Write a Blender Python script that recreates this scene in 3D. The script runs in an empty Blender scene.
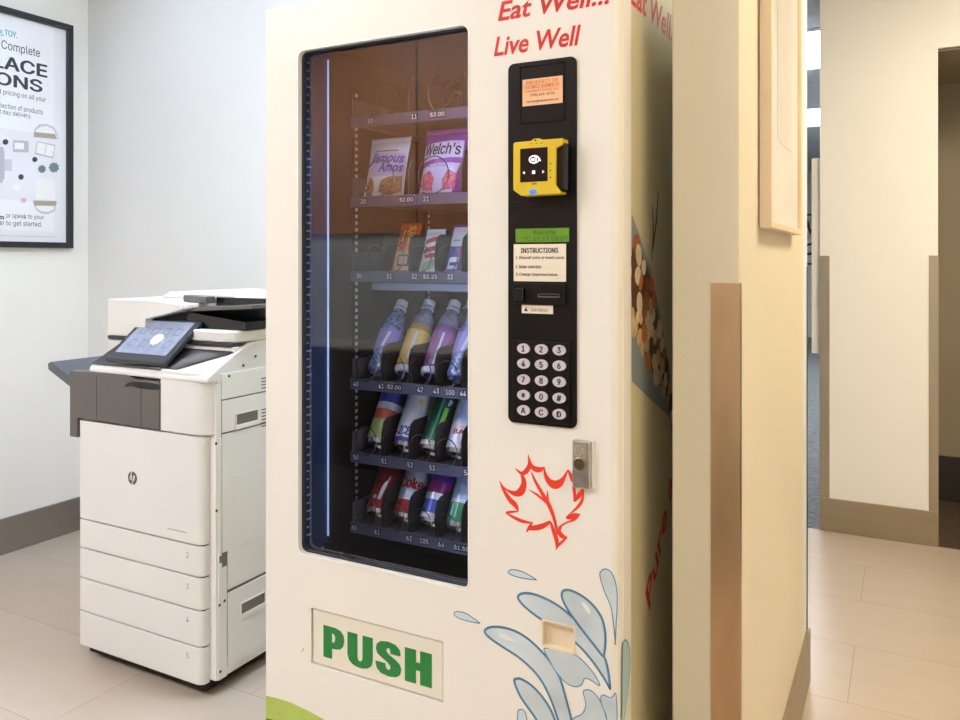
import bpy, bmesh, math, random
from math import sin, cos, pi, radians
from mathutils import Vector, Matrix
random.seed(7)
SC = bpy.context.scene
COL = SC.collection

# ------------------------------------------------------------------ camera frame
F, YH, TH, CAMH = 798.0, 260.0, radians(28.04), 1.28
def P(px, py, Y=None, X=None):
    """point where the sight line through a photograph pixel meets a plane of the room"""
    a, b = (px - 480) / F, (YH - py) / F
    xr, yr = cos(TH) * a - sin(TH), sin(TH) * a + cos(TH)
    t = Y / yr if Y is not None else X / xr
    return Vector((xr * t, yr * t, CAMH + b * t))

# ------------------------------------------------------------------ materials
def lin(c):
    return tuple(((v / 255) / 12.92 if v / 255 <= .04045 else ((v / 255 + .055) / 1.055) ** 2.4) for v in c)
MATS = {}
def mat(name, rgb, rough=.5, metal=0., var=.05, scale=6., bump=0., emit=None, estr=0., spec=.5, coat=0., stretch=None):
    if name in MATS: return MATS[name]
    m = bpy.data.materials.new(name); m.use_nodes = True
    nt = m.node_tree; b = nt.nodes['Principled BSDF']
    c = lin(rgb)
    tc = nt.nodes.new('ShaderNodeTexCoord'); mp = nt.nodes.new('ShaderNodeMapping')
    nt.links.new(tc.outputs['Object'], mp.inputs[0])
    if stretch: mp.inputs['Scale'].default_value = stretch
    nz = nt.nodes.new('ShaderNodeTexNoise'); nz.inputs['Scale'].default_value = scale; nz.inputs['Detail'].default_value = 3
    nt.links.new(mp.outputs[0], nz.inputs['Vector'])
    rp = nt.nodes.new('ShaderNodeValToRGB')
    rp.color_ramp.elements[0].position = .3; rp.color_ramp.elements[1].position = .7
    rp.color_ramp.elements[0].color = (*[max(0, v * (1 - var)) for v in c], 1)
    rp.color_ramp.elements[1].color = (*[min(1, v * (1 + var)) for v in c], 1)
    nt.links.new(nz.outputs[0], rp.inputs[0]); nt.links.new(rp.outputs[0], b.inputs['Base Color'])
    b.inputs['Roughness'].default_value = rough; b.inputs['Metallic'].default_value = metal
    b.inputs['Specular IOR Level'].default_value = spec
    if coat: b.inputs['Coat Weight'].default_value = coat; b.inputs['Coat Roughness'].default_value = .05
    if bump:
        bp = nt.nodes.new('ShaderNodeBump'); bp.inputs['Strength'].default_value = bump; bp.inputs['Distance'].default_value = .002
        nt.links.new(nz.outputs[0], bp.inputs['Height']); nt.links.new(bp.outputs[0], b.inputs['Normal'])
    if emit:
        b.inputs['Emission Color'].default_value = (*lin(emit), 1); b.inputs['Emission Strength'].default_value = estr
    MATS[name] = m
    return m

def glass_mat(name, tint, ior, rough=0.):
    m = bpy.data.materials.new(name); m.use_nodes = True; nt = m.node_tree
    nt.nodes.remove(nt.nodes['Principled BSDF'])
    out = nt.nodes['Material Output']
    tr = nt.nodes.new('ShaderNodeBsdfTransparent'); tr.inputs[0].default_value = (*tint, 1)
    gl = nt.nodes.new('ShaderNodeBsdfGlossy'); gl.inputs['Roughness'].default_value = rough
    fr = nt.nodes.new('ShaderNodeFresnel'); fr.inputs[0].default_value = ior
    mx = nt.nodes.new('ShaderNodeMixShader')
    ge = nt.nodes.new('ShaderNodeNewGeometry'); inv = nt.nodes.new('ShaderNodeMath'); inv.operation = 'SUBTRACT'; inv.inputs[0].default_value = 1
    nt.links.new(ge.outputs['Backfacing'], inv.inputs[1]); mu = nt.nodes.new('ShaderNodeMath'); mu.operation = 'MULTIPLY'
    nt.links.new(fr.outputs[0], mu.inputs[0]); nt.links.new(inv.outputs[0], mu.inputs[1])    # the mirror image comes from the outer face only
    nt.links.new(mu.outputs[0], mx.inputs[0]); nt.links.new(tr.outputs[0], mx.inputs[1]); nt.links.new(gl.outputs[0], mx.inputs[2])
    nt.links.new(mx.outputs[0], out.inputs[0]); MATS[name] = m
    return m

def tile_mat():
    m = mat('floor_tile', (188, 173, 157), rough=.30, var=.03, scale=2.5, stretch=(1, 5, 1))
    nt = m.node_tree; b = nt.nodes['Principled BSDF']
    rp = [n for n in nt.nodes if n.type == 'VALTORGB'][0]
    tc = [n for n in nt.nodes if n.type == 'TEX_COORD'][0]
    mp = nt.nodes.new('ShaderNodeMapping'); mp.inputs['Location'].default_value = (.147, -2.536 + .3885 * 7, 0)
    nt.links.new(tc.outputs['Object'], mp.inputs[0])
    br = nt.nodes.new('ShaderNodeTexBrick'); br.offset = .5; br.inputs['Scale'].default_value = 1
    br.inputs['Mortar Size'].default_value = .0016; br.inputs['Mortar Smooth'].default_value = .2; br.inputs['Bias'].default_value = 0
    br.inputs['Brick Width'].default_value = .777; br.inputs['Row Height'].default_value = .3885
    br.inputs['Color1'].default_value = (1, 1, 1, 1); br.inputs['Color2'].default_value = (.955, .95, .945, 1); br.inputs['Mortar'].default_value = (.66, .62, .58, 1)
    nt.links.new(mp.outputs[0], br.inputs['Vector'])
    mx = nt.nodes.new('ShaderNodeMix'); mx.data_type = 'RGBA'; mx.blend_type = 'MULTIPLY'; mx.inputs[0].default_value = 1
    nt.links.new(rp.outputs[0], mx.inputs[6]); nt.links.new(br.outputs[0], mx.inputs[7])
    nt.links.new(mx.outputs[2], b.inputs['Base Color'])
    return m

def plank_mat(name, rgb, seam_w):
    m = mat(name, rgb, rough=.4, var=.16, scale=3, stretch=(6, 6, .6))
    nt = m.node_tree; b = nt.nodes['Principled BSDF']; rp = [n for n in nt.nodes if n.type == 'VALTORGB'][0]
    tc = [n for n in nt.nodes if n.type == 'TEX_COORD'][0]
    sep = nt.nodes.new('ShaderNodeSeparateXYZ'); nt.links.new(tc.outputs['Object'], sep.inputs[0])
    md = nt.nodes.new('ShaderNodeMath'); md.operation = 'PINGPONG'; md.inputs[1].default_value = seam_w
    nt.links.new(sep.outputs[0], md.inputs[0])
    gt = nt.nodes.new('ShaderNodeMath'); gt.operation = 'GREATER_THAN'; gt.inputs[1].default_value = .006
    nt.links.new(md.outputs[0], gt.inputs[0])
    mx = nt.nodes.new('ShaderNodeMix'); mx.data_type = 'RGBA'
    nt.links.new(gt.outputs[0], mx.inputs[0]); mx.inputs[6].default_value = (.012, .008, .006, 1)
    nt.links.new(rp.outputs[0], mx.inputs[7]); nt.links.new(mx.outputs[2], b.inputs['Base Color'])
    return m

# ------------------------------------------------------------------ mesh helpers
def box(bm, lo, hi, mi=0):
    v = [bm.verts.new((x, y, z)) for x in (lo[0], hi[0]) for y in (lo[1], hi[1]) for z in (lo[2], hi[2])]
    for q in ((0, 1, 3, 2), (4, 6, 7, 5), (0, 4, 5, 1), (2, 3, 7, 6), (0, 2, 6, 4), (1, 5, 7, 3)):
        bm.faces.new([v[i] for i in q]).material_index = mi

def prism(bm, pts, fr, d0, d1, mi=0):
    """closed outline pts (a, b) swept between depths d0 and d1; fr(a, b, d) -> point"""
    n = len(pts)
    A = [bm.verts.new(fr(a, b, d0)) for a, b in pts]; B = [bm.verts.new(fr(a, b, d1)) for a, b in pts]
    fs = [bm.faces.new(A), bm.faces.new(B[::-1])]
    for i in range(n): fs.append(bm.faces.new((A[i], B[i], B[(i + 1) % n], A[(i + 1) % n])))
    for f in fs: f.material_index = mi

def flat(bm, pts, fr, mi=0, holes=(), thick=0.):
    """outline with holes, filled; optionally swept by thick"""
    t = bmesh.new(); ed = []
    for loop in (pts, *holes):
        vs = [t.verts.new((a, b, 0)) for a, b in loop]
        ed += [t.edges.new((vs[i], vs[(i + 1) % len(vs)])) for i in range(len(vs))]
    bmesh.ops.triangle_fill(t, edges=ed, use_beauty=True, use_dissolve=False)
    t.verts.index_update()
    vm = {}
    def V(v, d):
        k = (v.index, d)
        if k not in vm: vm[k] = bm.verts.new(fr(v.co.x, v.co.y, d))
        return vm[k]
    for f in t.faces:
        bm.faces.new([V(v, 0) for v in f.verts]).material_index = mi
        if thick: bm.faces.new([V(v, thick) for v in reversed(f.verts)]).material_index = mi
    if thick:
        for e in t.edges:
            if len(e.link_faces) == 1:
                a, b = e.verts
                bm.faces.new((V(a, 0), V(b, 0), V(b, thick), V(a, thick))).material_index = mi
    t.free()

def rrect(x0, x1, z0, z1, r, n=6):
    out = []
    for cx, cz, a0 in ((x1 - r, z1 - r, 0), (x0 + r, z1 - r, 90), (x0 + r, z0 + r, 180), (x1 - r, z0 + r, 270)):
        for i in range(n + 1):
            a = radians(a0 + 90 * i / n); out.append((cx + r * cos(a), cz + r * sin(a)))
    return out

def ell(cx, cz, rx, rz, n=24, rot=0.):
    out = []
    for i in range(n):
        a = 2 * pi * i / n; x, z = rx * cos(a), rz * sin(a)
        out.append((cx + x * cos(rot) - z * sin(rot), cz + x * sin(rot) + z * cos(rot)))
    return out

def smooth(pts, k=6, closed=True):
    out = []; n = len(pts)
    for i in range(n if closed else n - 1):
        g = (lambda j: pts[j % n]) if closed else (lambda j: pts[min(max(j, 0), n - 1)])
        p0, p1, p2, p3 = g(i - 1), g(i), g(i + 1), g(i + 2)
        for s in range(k):
            t = s / k
            out.append(tuple(.5 * (2 * p1[d] + (p2[d] - p0[d]) * t + (2 * p0[d] - 5 * p1[d] + 4 * p2[d] - p3[d]) * t * t + (3 * p1[d] - p0[d] - 3 * p2[d] + p3[d]) * t ** 3) for d in range(len(p1))))
    if not closed: out.append(tuple(pts[-1]))
    return out

def stroke(bm, pts, fr, mi=0):
    """ribbon along (a, b, width)"""
    L = []; n = len(pts)
    for i, (a, b, w) in enumerate(pts):
        p, q = pts[max(i - 1, 0)], pts[min(i + 1, n - 1)]
        dx, dz = q[0] - p[0], q[1] - p[1]; l = math.hypot(dx, dz) or 1
        nx, nz = -dz / l, dx / l
        L.append((bm.verts.new(fr(a + nx * w / 2, b + nz * w / 2, 0)), bm.verts.new(fr(a - nx * w / 2, b - nz * w / 2, 0))))
    for i in range(n - 1):
        bm.faces.new((L[i][0], L[i][1], L[i + 1][1], L[i + 1][0])).material_index = mi

def outline(bm, pts, w, fr, mi=0):
    """closed line of width w inside an outline"""
    n = len(pts); A = []; B = []
    area = sum(pts[i][0] * pts[(i + 1) % n][1] - pts[(i + 1) % n][0] * pts[i][1] for i in range(n))
    s = 1 if area > 0 else -1
    for i in range(n):
        p, q = pts[i - 1], pts[(i + 1) % n]
        dx, dz = q[0] - p[0], q[1] - p[1]; l = math.hypot(dx, dz) or 1
        A.append(bm.verts.new(fr(pts[i][0], pts[i][1], 0))); B.append(bm.verts.new(fr(pts[i][0] - s * dz / l * w, pts[i][1] + s * dx / l * w, 0)))
    for i in range(n):
        bm.faces.new((A[i], A[(i + 1) % n], B[(i + 1) % n], B[i])).material_index = mi

def tube(bm, pts, r, mi=0, n=6, closed=False):
    rings = []; m = len(pts)
    for i in range(m):
        p, q = Vector(pts[max(i - 1, 0)]), Vector(pts[min(i + 1, m - 1)])
        d = (q - p).normalized(); u = d.orthogonal().normalized() if i == 0 else (u - d * u.dot(d)).normalized()
        w = d.cross(u); c = Vector(pts[i])
        rings.append([bm.verts.new(c + (u * cos(2 * pi * k / n) + w * sin(2 * pi * k / n)) * r) for k in range(n)])
    for i in range(m - 1):
        for k in range(n):
            bm.faces.new((rings[i][k], rings[i][(k + 1) % n], rings[i + 1][(k + 1) % n], rings[i + 1][k])).material_index = mi
    bm.faces.new(rings[0][::-1]).material_index = mi; bm.faces.new(rings[-1]).material_index = mi

def lathe(bm, prof, mis=None, n=28, c=(0, 0)):
    """profile of (radius, z) turned about the z axis, capped at both ends"""
    rings = [[bm.verts.new((c[0] + r * cos(2 * pi * k / n), c[1] + r * sin(2 * pi * k / n), z)) for k in range(n)] for r, z in prof]
    for i in range(len(prof) - 1):
        for k in range(n):
            bm.faces.new((rings[i][k], rings[i][(k + 1) % n], rings[i + 1][(k + 1) % n], rings[i + 1][k])).material_index = mis[i] if mis else 0
    bm.faces.new(rings[0][::-1]).material_index = mis[0] if mis else 0
    bm.faces.new(rings[-1]).material_index = mis[-1] if mis else 0

import os
FONT = None
try:
    _p = os.path.join(bpy.utils.system_resource('DATAFILES'), 'fonts', 'Inter.woff2')      # lettering font bundled with Blender
    if os.path.exists(_p): FONT = bpy.data.fonts.load(_p)
except Exception: FONT = None
_tc = {}
def text_geo(body, shear=0., bold=0., space=1., plain=False):
    k = (body, shear, bold, space, plain)
    if k not in _tc:
        cu = bpy.data.curves.new('lettering', 'FONT'); cu.body = body; cu.shear = shear; cu.offset = bold if plain or not FONT else 0
        cu.space_character = space
        if FONT and not plain: cu.font = FONT
        cu.resolution_u = 3; cu.fill_mode = 'BOTH'
        ob = bpy.data.objects.new('lettering', cu); me = bpy.data.meshes.new_from_object(ob)
        vs = [(v.co.x, v.co.y) for v in me.vertices]; fs = [tuple(p.vertices) for p in me.polygons]
        x0, x1 = min(v[0] for v in vs), max(v[0] for v in vs); y0, y1 = min(v[1] for v in vs), max(v[1] for v in vs)
        vs = [((x - x0) / (x1 - x0), (y - y0) / (y1 - y0)) for x, y in vs]
        _tc[k] = (vs, fs, (x1 - x0) / (y1 - y0))
        bpy.data.objects.remove(ob); bpy.data.meshes.remove(me); bpy.data.curves.remove(cu)
    return _tc[k]

def text(bm, body, rect, fr, mi=0, **kw):
    """lettering fitted to rect = (a0, a1, b0, b1); a1 or a0 None keeps the natural width"""
    vs, fs, asp = text_geo(body, **kw)
    a0, a1, b0, b1 = rect
    if a1 is None: a1 = a0 + asp * (b1 - b0)
    if a0 is None: a0 = a1 - asp * (b1 - b0)
    w = kw.get('bold', 0.) * 2.0 * (b1 - b0) if FONT and not kw.get('plain') else 0.
    a0, a1, b0, b1 = a0 + w, a1 - w, b0 + w * .5, b1 - w * .5
    for k, (dx, dy) in enumerate(((0, 0), (-w, 0), (w, 0), (0, w * .5), (0, -w * .5)) if w else ((0, 0),)):
        V = [bm.verts.new(fr(a0 + x * (a1 - a0) + dx, b0 + y * (b1 - b0) + dy, k * .000012)) for x, y in vs]
        for f in fs:
            try: bm.faces.new([V[i] for i in f]).material_index = mi
            except ValueError: pass

def obj(name, bm, mats, parent=None, loc=(0, 0, 0), bevel=0., seg=2, rot=None, sm=35, label=None):
    bmesh.ops.remove_doubles(bm, verts=bm.verts, dist=1e-6) if False else None
    bmesh.ops.recalc_face_normals(bm, faces=bm.faces)
    me = bpy.data.meshes.new(name); bm.to_mesh(me); bm.free()
    for m in (mats if isinstance(mats, (list, tuple)) else [mats]): me.materials.append(m)
    for p in me.polygons: p.use_smooth = True
    me.set_sharp_from_angle(angle=radians(sm))
    o = bpy.data.objects.new(name, me); COL.objects.link(o); o.location = loc
    if rot: o.rotation_euler = rot
    if parent: o.parent = parent
    if bevel:
        b = o.modifiers.new('bevel', 'BEVEL'); b.width = bevel; b.segments = seg; b.limit_method = 'ANGLE'; b.angle_limit = radians(40); b.harden_normals = True
    if label: o['label'] = label
    return o
def tag(o, label, cat, group=None):
    o['label'] = label; o['category'] = cat
    if group: o['group'] = group
    return o
def thing(name, label, cat, loc=(0, 0, 0), rot=None, group=None):
    o = bpy.data.objects.new(name, None); COL.objects.link(o); o.location = loc; o.empty_display_size = .1
    if rot: o.rotation_euler = rot
    return tag(o, label, cat, group)
def struct(name, bm, m, bevel=0.):
    o = obj(name, bm, m, bevel=bevel); o['kind'] = 'structure'; return o
def copy_tree(o, parent=None):
    c = o.copy(); COL.objects.link(c)
    if parent: c.parent = parent
    for ch in list(o.children): copy_tree(ch, c)
    return c
def bx(name, lo, hi, m, parent=None, bevel=0., label=None):
    bm = bmesh.new(); box(bm, lo, hi); return obj(name, bm, m, parent, bevel=bevel, label=label)
def sbx(name, lo, hi, m, bevel=0.):
    bm = bmesh.new(); box(bm, lo, hi); return struct(name, bm, m, bevel)

# ------------------------------------------------------------------ palette
WALLW = mat('wall_white_paint', (246, 243, 235), rough=.55, var=.012, scale=2, bump=.05)
WALLB = mat('wall_grey_paint', (223, 224, 221), rough=.5, var=.012, scale=2, bump=.05)
WALLC = mat('wall_cream_paint', (238, 235, 228), rough=.5, var=.015, scale=2, bump=.05)
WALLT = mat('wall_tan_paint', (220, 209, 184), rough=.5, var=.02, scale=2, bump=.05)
ALCV = mat('alcove_shaded_brown', (134, 122, 100), rough=.5, var=.03, scale=2)  # darker brown holds the shade of the alcove in the wall colour
CEIL = mat('ceiling_white', (236, 236, 234), rough=.8, var=.02)
TILE = tile_mat()
STEEL = mat('brushed_steel', (176, 164, 146), rough=.32, metal=.9, var=.08, scale=14, stretch=(1, 1, .06))
BASEM = mat('baseboard_metal', (160, 146, 122), rough=.38, metal=.55, var=.06, scale=10, stretch=(.1, .1, 3))
CARPET = mat('blue_carpet', (118, 120, 122), rough=.95, var=.55, scale=9, stretch=(2, 8, 1), bump=.4)
OFFW = mat('office_blue_paint', (206, 211, 214), rough=.6, var=.02)
OFFC = mat('office_ceiling_tile', (196, 198, 200), rough=.9, var=.08, scale=30)
WOOD = plank_mat('dark_wood_panel', (168, 112, 74), .42)
GREYP = mat('grey_laminate', (164, 164, 160), rough=.5, var=.03)
DARKP = mat('dark_laminate', (34, 26, 22), rough=.5, var=.1)
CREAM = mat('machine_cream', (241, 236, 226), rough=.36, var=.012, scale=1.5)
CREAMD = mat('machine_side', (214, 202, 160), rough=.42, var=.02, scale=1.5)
LINER = mat('dark_liner', (52, 42, 37), rough=.5, var=.12)
BLACK = mat('black_plastic', (19, 14, 10), rough=.42, var=.08, spec=.25)
BLACK2 = mat('black_gloss', (14, 13, 14), rough=.15, var=.05)
RED = mat('red_print', (212, 42, 26), rough=.4, var=.03)
LEAFR = mat('leaf_red_print', (240, 66, 40), rough=.4, var=.03)
GREEN = mat('green_print', (36, 132, 58), rough=.4, var=.03)
LIME = mat('lime_print', (176, 196, 92), rough=.4, var=.1, scale=8)
DGREEN = mat('dark_green_print', (70, 120, 50), rough=.4)
WHITE = mat('white_print', (245, 244, 242), rough=.5, var=.01)
INK = mat('dark_ink', (44, 40, 38), rough=.6, var=.03)
YELLOW = mat('yellow_plastic', (228, 196, 44), rough=.35, var=.03)
CHROME = mat('lock_metal', (196, 190, 178), rough=.28, metal=.85, var=.15, scale=60)
GASKET = mat('window_gasket', (58, 62, 68), rough=.35, metal=.3)
DARKM = mat('dark_steel_wire', (82, 76, 74), rough=.3, metal=.8)
TRAYM = mat('tray_metal', (96, 86, 88), rough=.4, metal=.35)
DIVM = mat('divider_plastic', (40, 30, 26), rough=.35, var=.06)
STRIPM = mat('price_strip', (84, 84, 104), rough=.35, metal=.2)
GROOVE = mat('groove_brown', (92, 62, 46), rough=.7)

# ------------------------------------------------------------------ the setting
LX, BY = -3.467, 2.50                       # left wall plane, back wall plane
SX0, SX1, SY0 = -.3858, -.2640, 1.4904     # partition stub beside the vending machine
PY, PX0, PX1 = 4.107, -.357, .13           # pier across the corridor
RY, RX = -1.30, 2.2
sbx('floor', (LX - .6, RY - .2, -.1), (RX + .1, PY, 0), TILE)
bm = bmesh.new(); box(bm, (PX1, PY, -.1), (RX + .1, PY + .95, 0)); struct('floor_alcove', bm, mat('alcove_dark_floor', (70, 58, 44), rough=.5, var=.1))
sbx('floor_office', (-8, PY, -.1), (PX0, 14.2, .002), CARPET)
sbx('ceiling', (LX - .6, RY - .2, 2.75), (RX + .1, PY, 2.85), CEIL)
sbx('ceiling_office', (-8, PY, 2.75), (PX0, 14.2, 2.85), OFFC)
sbx('wall_left', (LX - .12, RY - .1, 0), (LX, BY + .12, 2.75), WALLW)
sbx('wall_back', (LX, BY, 0), (SX1, BY + .12, 2.75), WALLB)
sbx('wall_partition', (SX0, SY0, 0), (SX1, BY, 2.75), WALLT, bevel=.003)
bm = bmesh.new()
box(bm, (PX0, PY, 0), (PX1, PY + .92, 2.75)); box(bm, (PX1, PY, 2.226), (RX, PY + .92, 2.75))
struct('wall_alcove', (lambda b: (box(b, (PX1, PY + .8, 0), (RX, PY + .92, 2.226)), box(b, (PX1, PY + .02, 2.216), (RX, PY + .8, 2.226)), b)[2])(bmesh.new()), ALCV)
struct('wall_corridor', bm, WALLC)
sbx('wall_right', (RX, RY - .1, 0), (RX + .1, PY + .92, 2.75), WALLC)
sbx('wall_rear', (LX, RY - .1, 0), (RX, RY, 2.75), WALLW)
sbx('wall_hall', (-8.1, BY, 0), (-8, 14.2, 2.75), OFFW)
sbx('wall_office', (-8, 14.2, 0), (1.2, 14.3, 2.75), OFFW)
sbx('wall_office_side', (PX0 - .02, PY + .92, 0), (PX0 + .1, 14.2, 2.75), OFFW)
bm = bmesh.new(); box(bm, (-8, BY, 0), (LX, BY + .12, 2.75)); struct('wall_hall_near', bm, OFFW)
bm = bmesh.new(); box(bm, (-8, BY, -.1), (LX - .6, PY, 0)); struct('floor_hall', bm, TILE)
bm = bmesh.new(); box(bm, (-8, BY, 2.75), (LX - .6, PY, 2.85)); struct('ceiling_hall', bm, CEIL)
sbx('baseboard_left', (LX, RY, 0), (LX + .012, BY, .155), mat('baseboard_grey', (146, 138, 130), rough=.4, metal=.45, var=.06, scale=10, stretch=(.1, .1, 3)))
sbx('baseboard_back', (LX + .012, BY - .012, 0), (SX0, BY, .155), BASEM)
sbx('baseboard_partition', (SX1, SY0 + .06, 0), (SX1 + .010, BY + .12, .160), BASEM, bevel=.002)
sbx('baseboard_corridor', (PX0, PY - .010, 0), (PX1, PY, .155), BASEM, bevel=.002)
sbx('baseboard_alcove', (PX1, PY + .79, 0), (RX, PY + .80, .24), DARKP)
# rear of the room, seen mirrored in the vending machine glass
sbx('added_dark_mat', (LX + .012, RY + .05, 0), (-.9, .22, .006), mat('dark_reflection_mat', (30, 27, 25), rough=.95, var=.3, scale=60))  # added mat, out of view, darkens the lower mirror image in the glass
sbx('trim_1', (LX + .012, RY, 1.44), (-1.2, RY + .05, 2.75), WOOD)
sbx('trim_2', (LX + .012, RY, .72), (-1.2, RY + .03, 1.44), GREYP)
sbx('trim_3', (LX + .012, RY, 0), (-1.2, RY + .05, .72), DARKP)
sbx('trim_4', (LX + .012, RY + .03, .74), (-1.2, RY + .055, .79), mat('pale_edge', (196, 190, 172), rough=.5))

def guard(x, y, sx, sy, w, top, label, m=STEEL, w2=.014, d=.002):
    """angle of thin sheet wrapped on a wall corner at (x, y); legs run towards -sx and -sy"""
    t = thing('corner_guard', label, 'corner guard', (x, y, 0), group=None)
    bm = bmesh.new()
    out = [(sx * d, sy * d), (-sx * w, sy * d), (-sx * w, 0), (0, 0), (0, -sy * w2), (sx * d, -sy * w2)]
    prism(bm, out, lambda a, b, c: (a, b, c), .001, top)
    obj('angle_strip', bm, m, t)
    return t
guard(SX1, SY0, 1, -1, .050, 1.238, 'metal corner guard tinted with a brown reflection on the tan partition end next to the vending machine', mat('steel_brown_reflection', (182, 150, 114), rough=.28, metal=.95, var=.26, scale=7, stretch=(1, 1, .25)))  # brown room reflection is put into the metal colour
guard(SX1, BY + .12, 1, 1, .05, 1.26, 'dark edged corner guard at the far end of the tan partition', mat('dark_guard', (52, 46, 42), rough=.35, metal=.5))
guard(PX0, PY, -1, -1, .042, 1.30, 'brushed metal corner guard on the left edge of the corridor pier')
guard(PX1, PY, 1, -1, .036, 1.30, 'brushed metal corner guard on the right edge of the corridor pier beside the dark alcove')

t = thing('notice_board', 'narrow white board edge fixed to the pier side at the office entrance', 'board', (PX0, PY + .022, .84))
bx('board_panel', (-.034, 0, 0), (-.001, .8, .92), WHITE, t, bevel=.002)
bx('board_edge', (-.038, -.006, -.006), (-.001, 0, .926), mat('pale_edge_trim', (226, 222, 214), rough=.4), t)

# ceiling lights ----------------------------------------------------
def panel_light(x, y, sx, sy, col, strength, label, z=2.75):
    t = thing('ceiling_light', label, 'ceiling light', (x, y, z), group='recessed ceiling lights')
    bm = bmesh.new()
    for lo, hi in (((-sx, -sy), (sx, -sy + .025)), ((-sx, sy - .025), (sx, sy)), ((-sx, -sy + .025), (-sx + .025, sy - .025)), ((sx - .025, -sy + .025), (sx, sy - .025))):
        box(bm, (*lo, -.02), (*hi, -.001))
    obj('frame', bm, WHITE, t)
    m = mat('lamp_%d_%d_%d_%g' % (*col, strength), (240, 240, 240), emit=col, estr=strength, var=0)
    bx('diffuser', (-sx + .025, -sy + .025, -.012), (sx - .025, sy - .025, -.004), m, t)
    return t
COOL, WARM, NEUT, OFFL = (204, 226, 255), (255, 239, 210), (246, 249, 255), (240, 246, 255)
panel_light(-1.75, .25, .60, .30, NEUT, 2.6, 'long ceiling panel light above the floor in front of the vending machine')
panel_light(-1.36, 1.98, .22, .22, COOL, 50, 'small square ceiling light above the gap between copier and vending machine')
panel_light(.75, 1.0, .30, .60, WARM, 5, 'warm ceiling panel light above the corridor beside the partition')
panel_light(.75, 2.6, .30, .60, WARM, 17, 'warm ceiling panel light above the corridor tiles near the pier')
panel_light(-.2, -.55, .60, .30, NEUT, 4.2, 'ceiling panel light behind the viewer')
panel_light(-2.6, -.45, .60, .30, NEUT, 17, 'added unseen ceiling panel light brightening the wood panelled rear wall')  # added so the rear wall mirrors brighter in the machine glass
panel_light(-2.75, 1.95, .20, .20, COOL, 6.5, 'added unseen small square ceiling light above the left corner beside the poster')  # added to lift the left wall and the top of the back wall
for Y, lab in ((6.0, 'nearer bright ceiling light panel in the office beyond the partition'), (8.8, 'farther bright ceiling light panel in the office beyond the partition')):
    panel_light(-.75 if Y < 7 else -1.0, Y, .30, .55, OFFL, 13, lab)
for X, Y in ((-3, 6.5), (-3, 10)):
    panel_light(X, Y, .6, .6, OFFL, 12, 'square office ceiling light out beyond the back wall row %s' % ('near' if Y < 8 else 'far'))

# office picture -----------------------------------------------------
t = thing('framed_print', 'black and white framed print on the far blue office wall', 'picture', (-1.35, 14.2, 1.62))
bx('backing', (-.5, -.03, -.42), (.5, -.001, .42), INK, t)
bm = bmesh.new(); box(bm, (-.47, -.034, -.39), (.47, -.03, .39)); obj('print', bm, mat('grey_map_print', (178, 184, 190), var=.5, scale=5), t)
bm = bmesh.new()
for k in range(9):
    a = random.uniform(0, pi); cx, cz = random.uniform(-.3, .3), random.uniform(-.25, .25)
    stroke(bm, [(cx - .16 * cos(a), cz - .16 * sin(a), .02), (cx, cz, .05), (cx + .16 * cos(a), cz + .16 * sin(a), .02)], lambda a, b, c: (a, -.0345 - .0001 * k, b))
obj('print_shapes', bm, INK, t)

# framed picture on the partition -----------------------------------
t = thing('framed_picture', 'cream framed glazed picture hanging on the corridor side of the partition', 'picture', (SX1, 1.702, 1.345))
CF = mat('cream_frame', (226, 206, 176), rough=.4, var=.04)
bm = bmesh.new(); W_, H_, D_ = .545, 1.0, .024
fx = lambda a, b, c: (c, a, b)
flat(bm, [(0, 0), (W_, 0), (W_, H_), (0, H_)], lambda a, b, c: (.002 + c, a, b), holes=[[(.014, .014), (W_ - .014, .014), (W_ - .014, H_ - .014), (.014, H_ - .014)]], thick=D_)
obj('frame', bm, CF, t, bevel=.0015)
bx('mat_board', (.004, .014, .014), (.016, W_ - .014, H_ - .014), mat('mat_board_white', (236, 230, 216), rough=.6), t)
bm = bmesh.new(); box(bm, (.0162, .15, .2), (.0168, .40, .8)); obj('print', bm, mat('pale_print', (222, 214, 200), var=.1, scale=4), t)
bx('glass_pane', (.0185, .014, .014), (.020, W_ - .014, H_ - .014), glass_mat('picture_glass', (.98, .98, .98), 1.32), t)

# poster on the left wall --------------------------------------------
py0, py1, pz0, pz1 = 1.58, 2.405, 1.335, 2.378
t = thing('framed_poster', 'black framed furniture advertisement poster hanging on the left white wall', 'poster', (LX, py0, pz0))
PW, PH = py1 - py0, pz1 - pz0
pf = lambda d: (lambda a, b, c: (d + c, a, b))
bm = bmesh.new()
flat(bm, [(0, 0), (PW, 0), (PW, PH), (0, PH)], pf(.002), holes=[[(.026, .026), (PW - .026, .026), (PW - .026, PH - .026), (.026, PH - .026)]], thick=.028)
obj('frame', bm, mat('charcoal_frame', (32, 35, 42), rough=.35), t, bevel=.002)
bx('backing_board', (.002, .02, .02), (.010, PW - .02, PH - .02), mat('poster_mount', (238, 238, 240), rough=.5, var=.01), t)
bx('poster_sheet', (.0101, .03, .075), (.0112, PW - .085, PH - .03), mat('poster_paper', (244, 245, 248), rough=.5, var=.01), t)
def pp(px, py):
    w = P(px, py, X=LX + .0118); return (w.y - py0, w.z - pz0)
PI_ = mat('poster_ink', (58, 60, 66), rough=.6); PT = mat('poster_teal', (90, 178, 186), rough=.6)
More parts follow.
